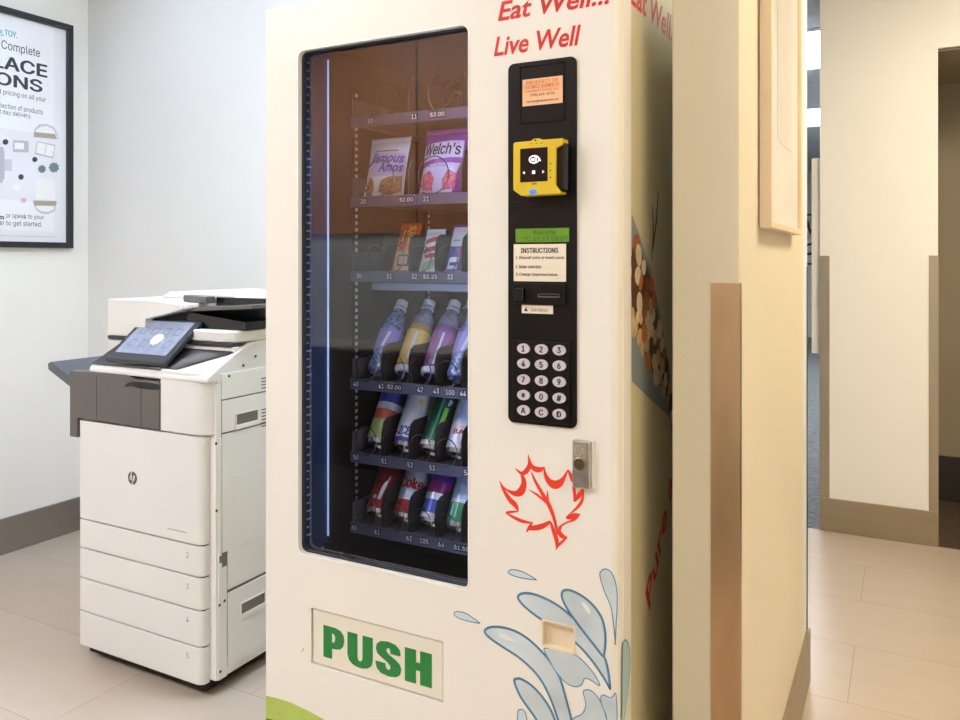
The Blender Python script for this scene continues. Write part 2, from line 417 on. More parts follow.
def ptext(body, right_px, y_base, h_px, m, name='lettering', left_px=None, wide=1., **kw):
    a1, b0 = pp(right_px, y_base); _, b1 = pp(right_px, y_base - h_px)
    a0 = pp(left_px, y_base)[0] if left_px is not None else None
    if a0 is None: a0 = a1 - text_geo(body, **kw)[2] * (b1 - b0) * wide
    bm = bmesh.new(); text(bm, body, (a0, a1, b0, b1), pf(.0118), **kw)
    return obj(name, bm, m, t)
ptext('TOY.', 17.5, 38.6, 6.2, PT, 'logo_lettering', left_px=4.5, bold=.02)
ptext('&', 4, 36.6, 6.2, PT, 'logo_lettering')
ptext('Complete', 40, 59.5, 10.5, PI_, left_px=1.5)
ptext('WORKPLACE', 47.5, 78.2, 13, PI_, 'headline_lettering', wide=1.27, bold=.03)
ptext('SOLUTIONS', 42.5, 93, 12.5, PI_, 'headline_lettering', wide=1.36, bold=.03)
ptext('ved pricing on all your', 46, 103.3, 6, PI_, left_px=-8)
ptext('selection of products', 43, 115.8, 6, PI_, left_px=-5)
ptext('next day delivery.', 31.5, 119.6, 5.6, PI_, left_px=-9)
ptext('or speak to your', 44, 220.5, 5.5, PI_, left_px=6)
ptext('m', 4, 219.5, 3.5, PI_, bold=.04)
ptext('member to get started.', 42, 228, 6, PI_, left_px=-18)
# overhead photo of a desk printed on the poster
bm = bmesh.new(); a0, b0 = pp(57, 203); a1, b1 = pp(57, 136)
a0 = .03
flat(bm, [(a0, b0), (a1, b0), (a1, b1), (a0, b1)], pf(.0114))
obj('printed_desk', bm, mat('desk_print', (236, 236, 242), var=.03, scale=5), t)
def pshape(name, pts, m, lift=.0117):
    bm = bmesh.new(); flat(bm, [pp(*p) for p in pts], pf(lift)); return obj(name, bm, m, t)
LGREY = mat('print_grey', (190, 190, 202)); MGREY = mat('print_midgrey', (206, 206, 216)); TAN = mat('print_tan', (172, 164, 142)); SAGE = mat('print_sage', (112, 132, 128)); PINK = mat('print_pink', (226, 178, 206))
for up in (1, 0):
    c = [(33.5, 137), (34.5, 129), (39, 124.5), (47, 124), (54, 127), (58, 134), (58.5, 139.5)] if up else [(32.5, 201), (36, 210), (41, 213.5), (48, 214), (55, 211), (57, 202)]
    pshape('printed_chair', c, MGREY, .0115); c2 = [(35, 136.5), (36, 130), (41, 126.5), (47, 126), (53, 129), (56.5, 136), (57, 138.5)] if up else [(34.5, 203), (37.5, 209), (42, 211.5), (48, 212), (53.5, 209.5), (55, 203.5)]
    pshape('printed_chair', c2, WHITE, .0116)
    s = [(34, 137), (34, 132), (55, 134), (57, 139)] if up else [(34, 205.5), (33.5, 200.5), (56.5, 201), (55.5, 206)]
    pshape('printed_seat', s, TAN, .0117)
for pts, m in (([(13, 140), (28.5, 141), (28.5, 152.5), (13, 152)], LGREY), ([(14.5, 142.5), (24, 143), (24, 149.5), (14.5, 149)], WHITE),
               ([(37, 141), (55.5, 145), (53, 158.5), (35, 154)], LGREY), ([(37.5, 142), (46, 144), (44.5, 155), (36.2, 152.6)], WHITE), ([(46.6, 144.2), (54.6, 146), (52.5, 157), (45, 155.2)], WHITE),
               ([(-14, 147), (3, 147), (4.5, 152), (4.5, 178), (2, 183), (-14, 183)], LGREY), ([(4.5, 159), (12, 159.5), (12, 171), (4.5, 171)], MGREY),
               ([(36, 178), (55, 180), (55, 200), (36, 199)], WHITE), ([(41, 182), (50.5, 183), (50.5, 195), (41, 194.5)], LGREY), ([(15, 183), (21.5, 186), (18, 191.5), (12.5, 188)], WHITE), ([(21, 198), (26, 198), (26, 202.5), (21, 202.5)], PINK)):
    pshape('printed_item', pts, m, .0117 if m is not WHITE else .0119)
for x, y, r in ((5.5, 142, 2.9), (34.8, 159.5, 2.6), (21, 177, 2.8)):
    pshape('printed_cup', [(x + r * cos(a), y + r * sin(a)) for a in [i * pi / 6 for i in range(12)]], PI_)
for x, y, r in ((42, 169, 4.2), (54, 167.5, 5.4)):
    pshape('printed_plant', [(x + r * (1 + .3 * (i % 2)) * .8 * cos(i * pi / 9), y + r * (1 + .3 * (i % 2)) * .8 * sin(i * pi / 9)) for i in range(18)], SAGE)
bm = bmesh.new(); a0, b0 = pp(57, 237.3); flat(bm, [(.03, b0), (a0, b0), (a0, b0 + .002), (.03, b0 + .002)], pf(.0118)); obj('sheet_edge', bm, LGREY, t)

# ------------------------------------------------------------------ vending machine
VX, VY, VW, VD, VH = -1.2404, 1.3277, .80, .86, 1.83
DT = .085                                   # door thickness
V = thing('vending_machine', 'tall cream glass-front vending machine with red slogan, black keypad panel and blue splash print', 'vending machine', (VX, VY, 0))
def fq(px, py, dy=0.):
    w = P(px, py, Y=VY + dy); return (w.x - VX, w.z)
def quad(tl, tr, bl, br, dy=0.):
    a, b, c, d = [fq(*p, dy) for p in (tl, tr, bl, br)]
    return ((a[0] + c[0]) / 2, (b[0] + d[0]) / 2, (c[1] + d[1]) / 2, (a[1] + b[1]) / 2)   # x0 x1 z0 z1
fr = lambda d: (lambda a, b, c: (a, d - c, b))       # facing the front, thickness towards the viewer
wx0, wx1, wz0, wz1 = quad((299.5, 51.6), (468.5, 24.2), (297.5, 552.8), (468, 589.2))
ux0, ux1, uz0, uz1 = quad((311, 607.5), (443.3, 641.7), (311, 663.4), (443.3, 703.8))
rx0, rx1, rz0, rz1 = quad((543, 620), (574, 627.5), (542.5, 645.5), (574.5, 653))
pnx0, pnx1, pnz0, pnz1 = quad((509.3, 65.5), (577.6, 55.5), (508.8, 421.2), (577, 429))

# door skin with its openings, and the hollow frame behind it
bm = bmesh.new()
hole = rrect(wx0, wx1, wz0, wz1, .016); push_hole = rrect(ux0, ux1, uz0, uz1, .002, 2); cup_hole = rrect(rx0, rx1, rz0, rz1, .004, 3)
flat(bm, [(0, .06), (VW - .012, .06), (VW - .012, VH), (0, VH)], fr(.024), holes=[hole, push_hole, cup_hole], thick=.024)
obj('door', bm, CREAM, V)
bm = bmesh.new()
box(bm, (.002, .022, .06), (.03, DT, VH - .002)); prism(bm, [(VW - .012 + .012 * sin(radians(a)), .012 - .012 * cos(radians(a))) for a in range(0, 91, 15)] + [(VW, DT), (VW - .03, DT), (VW - .03, .024), (VW - .012, .024)], lambda a, b, c: (a, b, c), .06, VH)
box(bm, (.03, .022, VH - .03), (VW - .03, DT, VH - .002)); box(bm, (.03, .022, .06), (VW - .03, DT, .10))
obj('door_frame', bm, CREAM, V)
bm = bmesh.new(); box(bm, (VW - .0025, .036, .07), (VW + .0015, .046, VH - .01)); obj('door_edge_bead', bm, CREAM, V, bevel=.001)
# cabinet shell
VC = VH + .018
bm = bmesh.new()
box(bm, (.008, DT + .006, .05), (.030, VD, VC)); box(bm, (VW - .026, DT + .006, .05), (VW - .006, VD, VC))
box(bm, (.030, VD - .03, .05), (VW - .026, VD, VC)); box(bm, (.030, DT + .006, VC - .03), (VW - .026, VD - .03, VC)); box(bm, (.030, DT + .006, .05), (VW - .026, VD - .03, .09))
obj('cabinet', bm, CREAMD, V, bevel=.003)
for x in (.06, VW - .06):
    for y in (.12, VD - .08):
        bm = bmesh.new(); lathe(bm, [(.025, 0), (.025, .01), (.012, .012), (.012, .05)], c=(x, y)); obj('foot', bm, BLACK, V)
bx('hinge_gap', (.03, DT - .001, .10), (VW - .03, DT + .007, VH - .03), BLACK, None) if False else None
# dark compartment lining
IL, IR, IB, IZ0, IZ1 = .045, .575, .72, .60, 1.78
bm = bmesh.new()
box(bm, (.031, .030, .40), (IL, IB, IZ1 + .01)); box(bm, (IR, .030, .40), (IR + .012, IB, IZ1 + .01))
box(bm, (IL, IB, .40), (IR, IB + .012, IZ1 + .01)); box(bm, (IL, .03, IZ1), (IR, IB, IZ1 + .012)); box(bm, (IL, .03, .40), (IR, IB, .412))
obj('compartment_lining', bm, LINER, V)
bm = bmesh.new(); box(bm, (wx0 - .02, .0245, wz0 - .03), (wx0 + .0, .029, wz1 + .02)); bm.free()
# window seal and pane
bm = bmesh.new()
flat(bm, rrect(wx0 + .0005, wx1 - .0005, wz0 + .0005, wz1 - .0005, .0155), fr(.020), holes=[rrect(wx0 + .005, wx1 - .003, wz0 + .003, wz1 - .003, .012)], thick=.010)
obj('window_seal', bm, GASKET, V)
bm = bmesh.new(); flat(bm, rrect(wx0 - .003, wx1 + .003, wz0 - .003, wz1 + .003, .018), fr(-.0002), holes=[rrect(wx0, wx1, wz0, wz1, .016)], thick=.0012)
obj('window_highlight', bm, mat('highlight_white', (250, 248, 242), rough=.3), V)  # white ring paints the bright highlight along the window edge
bm = bmesh.new(); box(bm, (wx0 + .002, .0205, wz0 + .002), (wx1 - .002, .0245, wz1 - .002))
obj('window_pane', bm, glass_mat('machine_glass', (.90, .92, .95), 2.25), V)
# light strip on the left inner wall
bm = bmesh.new(); box(bm, (IL, .034, .62), (IL + .010, .150, 1.76)); lst = obj('light_strip', bm, mat('strip_housing_blue_glow', (70, 88, 124), rough=.25, metal=.6), V, bevel=.002)  # blue glow of the LED is put into the housing colour
LEDM = mat('led_tube', (230, 240, 255), emit=(120, 150, 196), estr=.55, var=0)
LEDR = mat('led_tube_added', (230, 240, 255), emit=(206, 222, 255), estr=24, var=0)
bm = bmesh.new(); tube(bm, [(IL + .013, .142, .64), (IL + .013, .142, 1.745)], .0023, n=8); obj('led_tube', bm, LEDM, lst, label='bright cool white tube')
bm = bmesh.new(); tube(bm, [(wx1 + .030, .040, .66), (wx1 + .030, .040, 1.72)], .006, n=8); obj('added_door_lamp', bm, LEDR, V, label='added cool white lamp tube hidden behind the right window edge')  # unseen tube added to brighten the goods
bm = bmesh.new()
for k in range(60):
    z = .66 + k * .018; box(bm, (IL + .0101, .070, z), (IL + .0106, .076 + .01 * random.random(), z + .003))
s = obj('strip_rivets', bm, mat('strip_dots', (190, 205, 228), rough=.3, metal=.4), lst); s['kind'] = 'stuff'
# slotted shelf rails
def rail(x, y, face, z0, z1):
    bm = bmesh.new()
    if face == 'x':
        box(bm, (x, y - .012, z0), (x + .004, y + .012, z1))
        n = int((z1 - z0) / .0165)
        for k in range(n): box(bm, (x + .004, y - .0045, z0 + .004 + k * .0165), (x + .0046, y + .0045, z0 + .0125 + k * .0165), 1)
    else:
        box(bm, (x - .012, y - .004, z0), (x + .012, y, z1)); n = int((z1 - z0) / .0165)
        for k in range(n): box(bm, (x - .0045, y - .0046, z0 + .004 + k * .0165), (x + .0045, y - .004, z0 + .0125 + k * .0165), 1)
    obj('shelf_rail', bm, [LINER, mat('lit_rail_slot', (216, 214, 212), rough=.4)], V)  # pale slot colour stands for LED light showing in the holes
rail(IL, .262, 'x', .62, 1.70); rail(IL, .60, 'x', .62, 1.70)

# trays ------------------------------------------------------------
TY = .163; TX0 = .112; TX1 = .572
lanes1 = [TX0, .190, .2629, .3317, .3982, .4700, .5420]
lanes2 = [TX0, .2629, .3982, .5420]
TRAY_Z = {}
CH = mat('price_chip', (40, 40, 56), rough=.4)
def tray(zc, lanes, labels, coil_r, filled=(), beam=False, div_h=.088):
    zf = zc + .006                              # tray floor
    b = bmesh.new(); box(b, (TX0, TY + .004, zf - .004), (TX1, IB - .03, zf)); box(b, (TX0 - .004, TY + .004, zf - .010), (TX0, IB - .03, zf + .05))
    tr = obj('shelf_tray', b, TRAYM, V)
    b = bmesh.new(); box(b, (TX0 - .006, TY, zc - .012), (TX1, TY + .004, zc + .012)); box(b, (TX0 - .006, TY - .0012, zc - .0125), (TX1, TY, zc - .0105))
    obj('price_strip', b, STRIPM, tr, bevel=.0006)
    if beam: bx('front_beam', (TX0 + .05, TY + .006, zc - .032), (TX1, TY + .022, zc - .013), mat('bright_beam', (124, 130, 156), rough=.3, metal=.3), tr, bevel=.003)
    for x in lanes[1:-1]:
        b = bmesh.new()
        prism(b, [(TY + .006, zf + .0005), (IB - .05, zf + .0005), (IB - .05, zf + div_h), (TY + .03, zf + div_h), (TY + .014, zf + div_h - .008), (TY + .006, zf + div_h - .03)], lambda a, c, d: (x - .001 + d, a, c), 0, .002)
        obj('lane_divider', b, DIVM, tr)
    for li, (x0, x1) in enumerate(zip(lanes, lanes[1:])):
        cx = (x0 + x1) / 2; r = min(coil_r, (x1 - x0) / 2 - .004); b = bmesh.new(); pts = []
        turns, n = 4, 20
        for k in range(turns * n + 1):
            a = -pi / 2 - .5 + 2 * pi * k / n
            pts.append((cx + r * cos(a), TY - .006 + .066 * k / n, zf + r + .003 + r * sin(a)))
        if li in filled:
            pts = [(cx + r * cos(a), TY - .012 + .022 * k / 24, zf + r + .003 + r * sin(a)) for k, a in ((k, -pi / 2 - .5 + 2 * pi * k / 24) for k in range(23))]
            e = (x1 - x0) / 2 - .0014 - .0012; pts += [(cx - e, TY + .012, zf + .006), (cx - e, TY + .03, zf + .003), (cx - e, TY + .26, zf + .003)]
        tube(b, pts, .0014, n=5); obj('coil', b, DARKM, tr)
    for px, s in labels:
        q = [P(px, 300, Y=VY + TY - .0015)][0]; x = q.x - VX
        w = .0072 * len(s) + .004
        b = bmesh.new(); box(b, (x - w / 2, TY - .0008, zc - .0075), (x + w / 2, TY + .0002, zc + .0085), 0)
        text(b, s, (x - w / 2 + .002, x + w / 2 - .002, zc - .005, zc + .006), fr(TY - .0012), mi=1)
        obj('price_label', b, [CH, WHITE], tr)
    return zf
ZT = {10: 1.597, 20: 1.414, 30: 1.243, 40: .994, 50: .825, 60: .662}
zf = {}
zf[10] = tray(ZT[10], lanes2, [(370, '10'), (414, '11'), (437, '$2.00')], .042)
zf[20] = tray(ZT[20], lanes2, [(363, '20'), (406, '$2.00'), (426, '21')], .042, (0, 1))
zf[30] = tray(ZT[30], lanes1, [(359, '30'), (389, '31'), (414, '32'), (430, '$2.25'), (450, '33')], .032, (1, 2, 3), beam=True)
zf[40] = tray(ZT[40], lanes1, [(356, '40'), (381, '41'), (394, '$2.00'), (420, '42'), (436, '43'), (450, '100'), (463, '44')], .032, (0, 1, 2, 3))
zf[50] = tray(ZT[50], lanes1, [(356, '50'), (384, '51'), (410, '52'), (432, '53'), (467, '54')], .032, (0, 1, 2, 3))
zf[60] = tray(ZT[60], lanes1, [(354, '60'), (377, '61'), (409, '62'), (424, '105'), (441, '63'), (461, '$1.55')], .032, (0, 1, 2, 3))
# delivery shelf below the trays
bm = bmesh.new(); prism(bm, [(.03, .585), (.30, .575), (.30, .565), (.03, .575)], lambda a, b, c: (c, a, b), IL + .002, IR - .002); obj('drop_shelf', bm, BLACK, V)
bm = bmesh.new(); box(bm, (TX0 + .04, .10, .598), (TX1 - .01, .125, .613)); obj('drop_bar', bm, mat('drop_bar_metal', (120, 124, 140), rough=.3, metal=.6), V, bevel=.004)
for x, z in ((.10, .64), (.125, .622), (.150, .628), (.128, .607)):
    bm = bmesh.new(); lathe(bm, [(.004, z), (.004, z + .004)], n=10, c=(x, .07)); obj('bolt', bm, CHROME, V)

# slogans -----------------------------------------------------------
def fprint(name, body, tl, tr, bl, br, m, d=-.0006, parent=None, **kw):
    q = quad(tl, tr, bl, br); bm = bmesh.new(); text(bm, body, q, fr(d), **kw); return obj(name, bm, m, parent or V)
fprint('slogan_lettering', 'Eat Well...', (500, 0.5), (610, -15), (496, 21.5), (608, 4.7), RED, shear=.22, bold=.02, plain=True)
fprint('slogan_lettering', 'Live Well', (495, 37.2), (582, 24.4), (493, 55.6), (580, 46.5), RED, shear=.22, bold=.02, plain=True)
# PUSH flap
fl = bx('push_flap', (ux0 + .0028, .003, uz0 + .0028), (ux1 - .0028, .022, uz1 - .0028), mat('flap_cream', (236, 228, 212), rough=.4, var=.012), V, bevel=.0015)
bx('flap_recess', (ux0 - .004, .0245, uz0 - .004), (ux1 + .004, .030, uz1 + .004), GROOVE, V)
L0, L1, B0, B1 = quad((322.6, 625), (431.2, 655), (322.6, 657), (431.2, 689))
GL = {'P': ([(0, 0), (0, 1), (.6, 1), (.84, .94), (.97, .82), (1, .66), (.95, .48), (.82, .37), (.62, .33), (.42, .33), (.42, 0)], [[(.42, .52), (.42, .8), (.5, .79), (.56, .73), (.57, .64), (.55, .57), (.49, .52)]]),
      'U': ([(0, 1), (.4, 1), (.4, .3), (.43, .21), (.5, .18), (.57, .21), (.6, .3), (.6, 1), (1, 1), (1, .3), (.94, .13), (.8, .03), (.6, -.02), (.4, -.02), (.2, .03), (.06, .13), (0, .3)], []),
      'S': ([(.96, .67), (.58, .67), (.575, .76), (.54, .82), (.47, .82), (.43, .77), (.44, .70), (.55, .63), (.8, .52), (.95, .42), (1, .28), (.95, .12), (.8, .02), (.5, -.025), (.2, .02), (.05, .13), (0, .3), (0, .35), (.39, .35), (.39, .27), (.43, .19), (.52, .17), (.58, .23), (.57, .31), (.46, .39), (.22, .5), (.07, .59), (.01, .72), (.05, .87), (.2, .98), (.5, 1.025), (.78, .98), (.93, .87), (.97, .75)], []),
      'H': ([(0, 0), (0, 1), (.42, 1), (.42, .64), (.57, .64), (.57, 1), (1, 1), (1, 0), (.57, 0), (.57, .4), (.42, .4), (.42, 0)], [])}
for ch, s0, s1 in (('P', 0, .205), ('U', .235, .475), ('S', .50, .735), ('H', .765, 1.0)):
    o_, h_ = GL[ch]; g = lambda p: (L0 + (L1 - L0) * (s0 + (s1 - s0) * p[0]), B0 + (B1 - B0) * p[1])
    bm = bmesh.new(); flat(bm, [g(p) for p in o_], fr(.0024), holes=[[g(p) for p in h] for h in h_]); obj('push_letter', bm, GREEN, fl)
bm = bmesh.new(); flat(bm, [fq(*p) for p in ((301.2, 652), (302, 651.6), (304.4, 648.2), (303.6, 648.2))], fr(-.0005)); obj('scuff_mark', bm, mat('scuff', (90, 78, 70)), V)
# coin return cup
bm = bmesh.new()
flat(bm, rrect(rx0 - .002, rx1 + .002, rz0 - .002, rz1 + .002, .005, 3), fr(.024), holes=[rrect(rx0 + .001, rx1 - .001, rz0 + .001, rz1 - .001, .003, 3)], thick=.0255)
box(bm, (rx0, .012, rz0), (rx1, .016, rz1)); box(bm, (rx0 - .002, .024, rz0), (rx0 + .001, .045, rz1)); box(bm, (rx1 - .001, .024, rz0), (rx1 + .002, .045, rz1))
box(bm, (rx0, .024, rz0 - .002), (rx1, .045, rz0 + .001)); box(bm, (rx0, .024, rz1 - .001), (rx1, .045, rz1 + .002))
obj('coin_return_cup', bm, mat('cup_cream', (238, 220, 190), rough=.3, var=.02), V)

# black control panel --------------------------------------------------
bm = bmesh.new(); flat(bm, rrect(pnx0, pnx1, pnz0, pnz1, .012), fr(-.0002), thick=.004); CP = obj('control_panel', bm, BLACK, V, bevel=.0012)
PD = -.0045
def pq(*a): return quad(*a)
x0, x1, z0, z1 = pq((521, 67.5), (566, 62), (521, 124.5), (566, 120.5))
bm = bmesh.new(); flat(bm, [(x0, z0), (x1, z0), (x1, z1), (x0, z1)], fr(-.0042), holes=[[(x0 + .0015, z0 + .0015), (x1 - .0015, z0 + .0015), (x1 - .0015, z1 - .0015), (x0 + .0015, z1 - .0015)]], thick=.0015); obj('cover_rim', bm, BLACK2, CP)
x0, x1, z0, z1 = pq((523.6, 81), (563.6, 75.5), (523.8, 107), (563.6, 103))
bm = bmesh.new(); box(bm, (x0, PD - .0006, z0), (x1, -.0042, z1)); stk = obj('owner_sticker', bm, mat('orange_sticker', (250, 196, 148), rough=.5, var=.02), CP)
hh = z1 - z0; ww = x1 - x0
OR = mat('sticker_orange_ink', (222, 96, 44), rough=.6)
for s, f0, f1, a, b, m in (('PROPERTY OF', .80, .93, .10, .90, OR), ('CUSTOMATIC EQUIPMENT CO.', .62, .77, .05, .93, OR), ('FOR SERVICE PLEASE CALL', .50, .59, .07, .92, OR), ('(705) 699-8778', .32, .44, .2, .8, INK), ('service@equipment.ca', .10, .2, .1, .9, INK)):
    bm = bmesh.new(); text(bm, s, (x0 + a * ww, x0 + b * ww, z0 + f0 * hh, z0 + f1 * hh), fr(PD - .0009), bold=.01); obj('sticker_lettering', bm, m, stk)
zs = fq(509.3, 208.3)[1]
bx('panel_joint', (pnx0 + .002, -.0048, (zs + fq(577, 205.5)[1]) / 2 - .0012), (pnx1 - .002, -.0040, (zs + fq(577, 205.5)[1]) / 2 + .0012), BLACK2, CP)
# card reader: yellow bezel bulging from the panel
RD = -.0345
x0, x1, z0, z1 = quad((513, 142.5), (562.5, 138.5), (513.3, 194.5), (562, 195), RD)
rdr = bmesh.new()
pts = [(x0, z0 + .010), (x0, z1 - .003), (x0 + .003, z1), (x0 + .035, z1 + .0005), (x0 + .040, z1 + .004), (x0 + .050, z1 + .004), (x0 + .054, z1 + .001), (x1, z1 + .001), (x1, z1 - .010), (x1 - .012, z1 - .016), (x1 - .013, z0 + .016), (x1 - .003, z0 + .003), (x1 - .004, z0), (x0 + .016, z0 - .001)]
flat(rdr, [(a, b) for a, b in pts], fr(-.006), thick=.0285)
CR = obj('card_reader', rdr, YELLOW, CP, bevel=.003, seg=3)
bm = bmesh.new(); box(bm, (x1 - .016, -.030, z0 + .004), (x1 + .006, -.0042, z1 - .006)); obj('card_slot_block', bm, BLACK2, CR, bevel=.006, seg=3, label='black card slot side of the reader')
sx0, sx1, sz0, sz1 = quad((520.3, 149), (547.6, 147), (520.3, 182.2), (547.6, 181.2), RD)
scr = bx('reader_screen', (sx0, RD - .0007, sz0), (sx1, RD + .002, sz1), mat('reader_screen_glass', (22, 20, 24), rough=.12), CR, label='small black screen')
cx, cz = (sx0 + sx1) / 2 + .001, sz0 + .66 * (sz1 - sz0)
SW = mat('screen_white', (235, 238, 240), emit=(235, 240, 250), estr=.5)
bm = bmesh.new(); ff = fr(RD - .001)
outline(bm, ell(cx, cz, .0105, .0075), .0022, ff)
for k, r in enumerate((.003, .0055, .008)):
    stroke(bm, [(cx - .003 + r * cos(a), cz + r * .8 * sin(a), .0013) for a in [-.9 + 1.8 * i / 6 for i in range(7)]], fr(RD - .0011 - .0001 * k))
flat(bm, ell(cx - .003, cz - .0005, .0035, .0025), fr(RD - .0014)); stroke(bm, [(cx + .006, cz + .004, .002), (cx + .0105, cz + .001, .002), (cx + .0125, cz - .004, .002)], fr(RD - .0015))
zb = sz0 + .28 * (sz1 - sz0); w = sx1 - sx0
flat(bm, [(sx0 + .10 * w, zb), (sx0 + .17 * w, zb + .003), (sx0 + .17 * w, zb - .003)], ff); flat(bm, [(sx0 + .89 * w, zb), (sx0 + .82 * w, zb + .003), (sx0 + .82 * w, zb - .003)], ff)
flat(bm, rrect(cx - .004, cx + .002, zb - .003, zb + .003, .0008, 2), ff)
obj('screen_symbols', bm, SW, CR); bpy.data.objects['screen_symbols'].name = 'contactless_symbol'
bm = bmesh.new(); flat(bm, ell(x0 + .044, z1 + .0008, .0018, .0018, 12), fr(RD - .0004))
for k in range(3): flat(bm, ell(x0 + .036 + k * .010, z1 - .005, .0022, .0007, 10), fr(RD - .0004))
flat(bm, rrect(cx - .005, cx + .005, sz0 - .0048, sz0 - .003, .0004, 2), fr(RD - .0004))
for k in range(3): flat(bm, ell(sx1 + .0055, sz0 + .006 + k * .012, .0016, .0014, 10), fr(RD - .0004))
obj('bezel_marks', bm, INK, CR); bpy.data.objects['bezel_marks'].name = 'bezel_print'
bm = bmesh.new(); lathe(bm, [(.0001, -.001), (.006, -.0008), (.0075, 0), (.006, .0008), (.0001, .001)], n=16)
o = obj('status_light', bm, mat('blue_led', (30, 80, 220), emit=(40, 110, 255), estr=.9), CR, loc=((x0 + x1) / 2 - .008, RD - .0008, z0 + .0055), rot=(pi / 2, 0, 0), label='small blue light'); o.scale = (1, .6, 1)
# green display
x0, x1, z0, z1 = quad((516.5, 229.5), (570.3, 227.3), (517, 243), (570.3, 241.5))
lcd = bx('display', (x0, PD - .001, z0), (x1, -.0041, z1), mat('lcd_green', (92, 134, 38), rough=.25, emit=(120, 175, 36), estr=.12, var=.08, scale=30), CP, bevel=.0008, label='green text display')
LK = mat('lcd_ink', (34, 62, 16))
for s, a, b, f0, f1 in (('Welcome', .33, .76, .55, .88), ('\u00b0C 20:17:05:07', .18, .97, .1, .42)):
    bm = bmesh.new(); text(bm, s, (x0 + a * (x1 - x0), x0 + b * (x1 - x0), z0 + f0 * (z1 - z0), z0 + f1 * (z1 - z0)), fr(PD - .0013)); obj('display_lettering', bm, LK, lcd)
# instruction card
x0, x1, z0, z1 = quad((514.6, 245), (567, 243.2), (515.3, 282), (567, 280.8))
ins = bx('instruction_card', (x0, PD - .0008, z0), (x1, -.0041, z1), mat('card_paper', (240, 228, 206), rough=.6, var=.02), CP)
ww, hh = x1 - x0, z1 - z0
for s, a, b, f0, f1, bo in (('INSTRUCTIONS', .14, .86, .76, .90, .02), ('1. Deposit coins or insert cards', .04, .97, .58, .68, .012), ('2. Make selection.', .04, .55, .35, .44, .012), ('3. Change dispensed below.', .04, .86, .13, .23, .012)):
    bm = bmesh.new(); text(bm, s, (x0 + a * ww, x0 + b * ww, z0 + f0 * hh, z0 + f1 * hh), fr(PD - .0011), bold=bo); obj('card_lettering', bm, INK, ins)
# coin entry
x0, x1, z0, z1 = quad((515.3, 284), (567.2, 282.5), (515.3, 303.5), (567.2, 305), 0)
cm = bx('coin_entry', (x0, -.010, z0), (x1, -.0041, z1), BLACK, CP, bevel=.0015)
kx, kz = fq(523.5, 294)
bx('return_button', (kx - .009, -.021, kz - .012), (kx + .009, -.0098, kz + .012), BLACK2, cm, bevel=.002)
a0 = fq(540.5, 296)[0]; a1 = fq(562, 296)[0]; zz = fq(551, 295.5)[1]
bm = bmesh.new(); flat(bm, rrect(a0, a1, zz - .0035, zz + .0035, .003), fr(-.0098), holes=[rrect(a0 + .001, a1 - .001, zz - .0008, zz + .0022, .001, 3)], thick=.003); obj('coin_slot_rim', bm, mat('slot_rim', (120, 108, 98), rough=.3, metal=.5), cm)
x0, x1, z0, z1 = quad((523, 305.2), (554, 305), (523, 313), (554, 314))
rl = bx('return_label', (x0, PD - .0008, z0), (x1, -.0041, z1), mat('card_paper', (240, 228, 206)), CP)
bm = bmesh.new(); text(bm, 'Coin Return', (x0 + .3 * (x1 - x0), x0 + .85 * (x1 - x0), z0 + .25 * (z1 - z0), z0 + .7 * (z1 - z0)), fr(PD - .0011)); flat(bm, [(x0 + .08 * (x1 - x0), z0 + .25 * (z1 - z0)), (x0 + .2 * (x1 - x0), z0 + .25 * (z1 - z0)), (x0 + .14 * (x1 - x0), z0 + .75 * (z1 - z0))], fr(PD - .0011)); obj('label_lettering', bm, INK, rl)
# keypad
x0, x1, z0, z1 = quad((513.6, 340.3), (571.6, 341.7), (513.8, 418.2), (570.6, 424.2))
kp = bx('keypad', (x0, -.009, z0), (x1, -.0041, z1), BLACK, CP, bevel=.002)
KEYM = mat('key_silver', (214, 208, 214), rough=.35, metal=.1, var=.02)
rows = [(348.6, 350.2), (363.6, 365.8), (379.6, 382), (395.2, 398.2), (410.4, 414.3)]
for r, names in enumerate(('123', '456', '789', '*0#', 'ACD')):
    for c, ch in enumerate(names):
        px = 523.3 + (559 - 523.3) * c / 2; py = rows[r][0] + (rows[r][1] - rows[r][0]) * c / 2
        cx, cz = fq(px, py, -.012)
        bm = bmesh.new(); flat(bm, ell(cx, cz, .0125, .0092, 28), fr(-.0088), thick=.0035)
        hh = .0056 if ch != '*' else .0048
        hw = min(.0048, hh * text_geo(ch, bold=.032)[2])
        text(bm, ch, (cx - hw, cx + hw, cz - hh, cz + hh), fr(-.0126), mi=1, bold=.032)
        obj('key', bm, [KEYM, INK], kp)
# lock plate
x0, x1, z0, z1 = quad((571.3, 441), (588, 441), (572.3, 487.5), (588, 490), -.012)
lk = bx('lock', (x0, -.012, z0), (x1 + .004, -.0002, z1), CHROME, V, bevel=.003, label='chrome lock block')
lxc, lzc = (x0 + x1) / 2, (z0 + z1) / 2
bx('lock_top_plate', (x0 + .003, -.0135, lzc + .012), (x1 - .003, -.011, z1 - .005), mat('speckled_metal', (190, 180, 160), rough=.4, metal=.6, var=.35, scale=220), lk)
bm = bmesh.new(); lathe(bm, [(.0115, 0), (.0115, .002), (.0095, .003), (.0085, .001), (.006, .001), (.006, .003), (.002, .003)], n=24)
obj('lock_cylinder', bm, mat('lock_brass', (150, 128, 104), rough=.3, metal=.9), lk, loc=(lxc, -.012, lzc + .002), rot=(pi / 2, 0, 0))
bx('lock_base_plate', (x1 + .004, -.006, z0 + .001), (x1 + .009, -.0002, z1 + .001), CREAM, lk, bevel=.001)

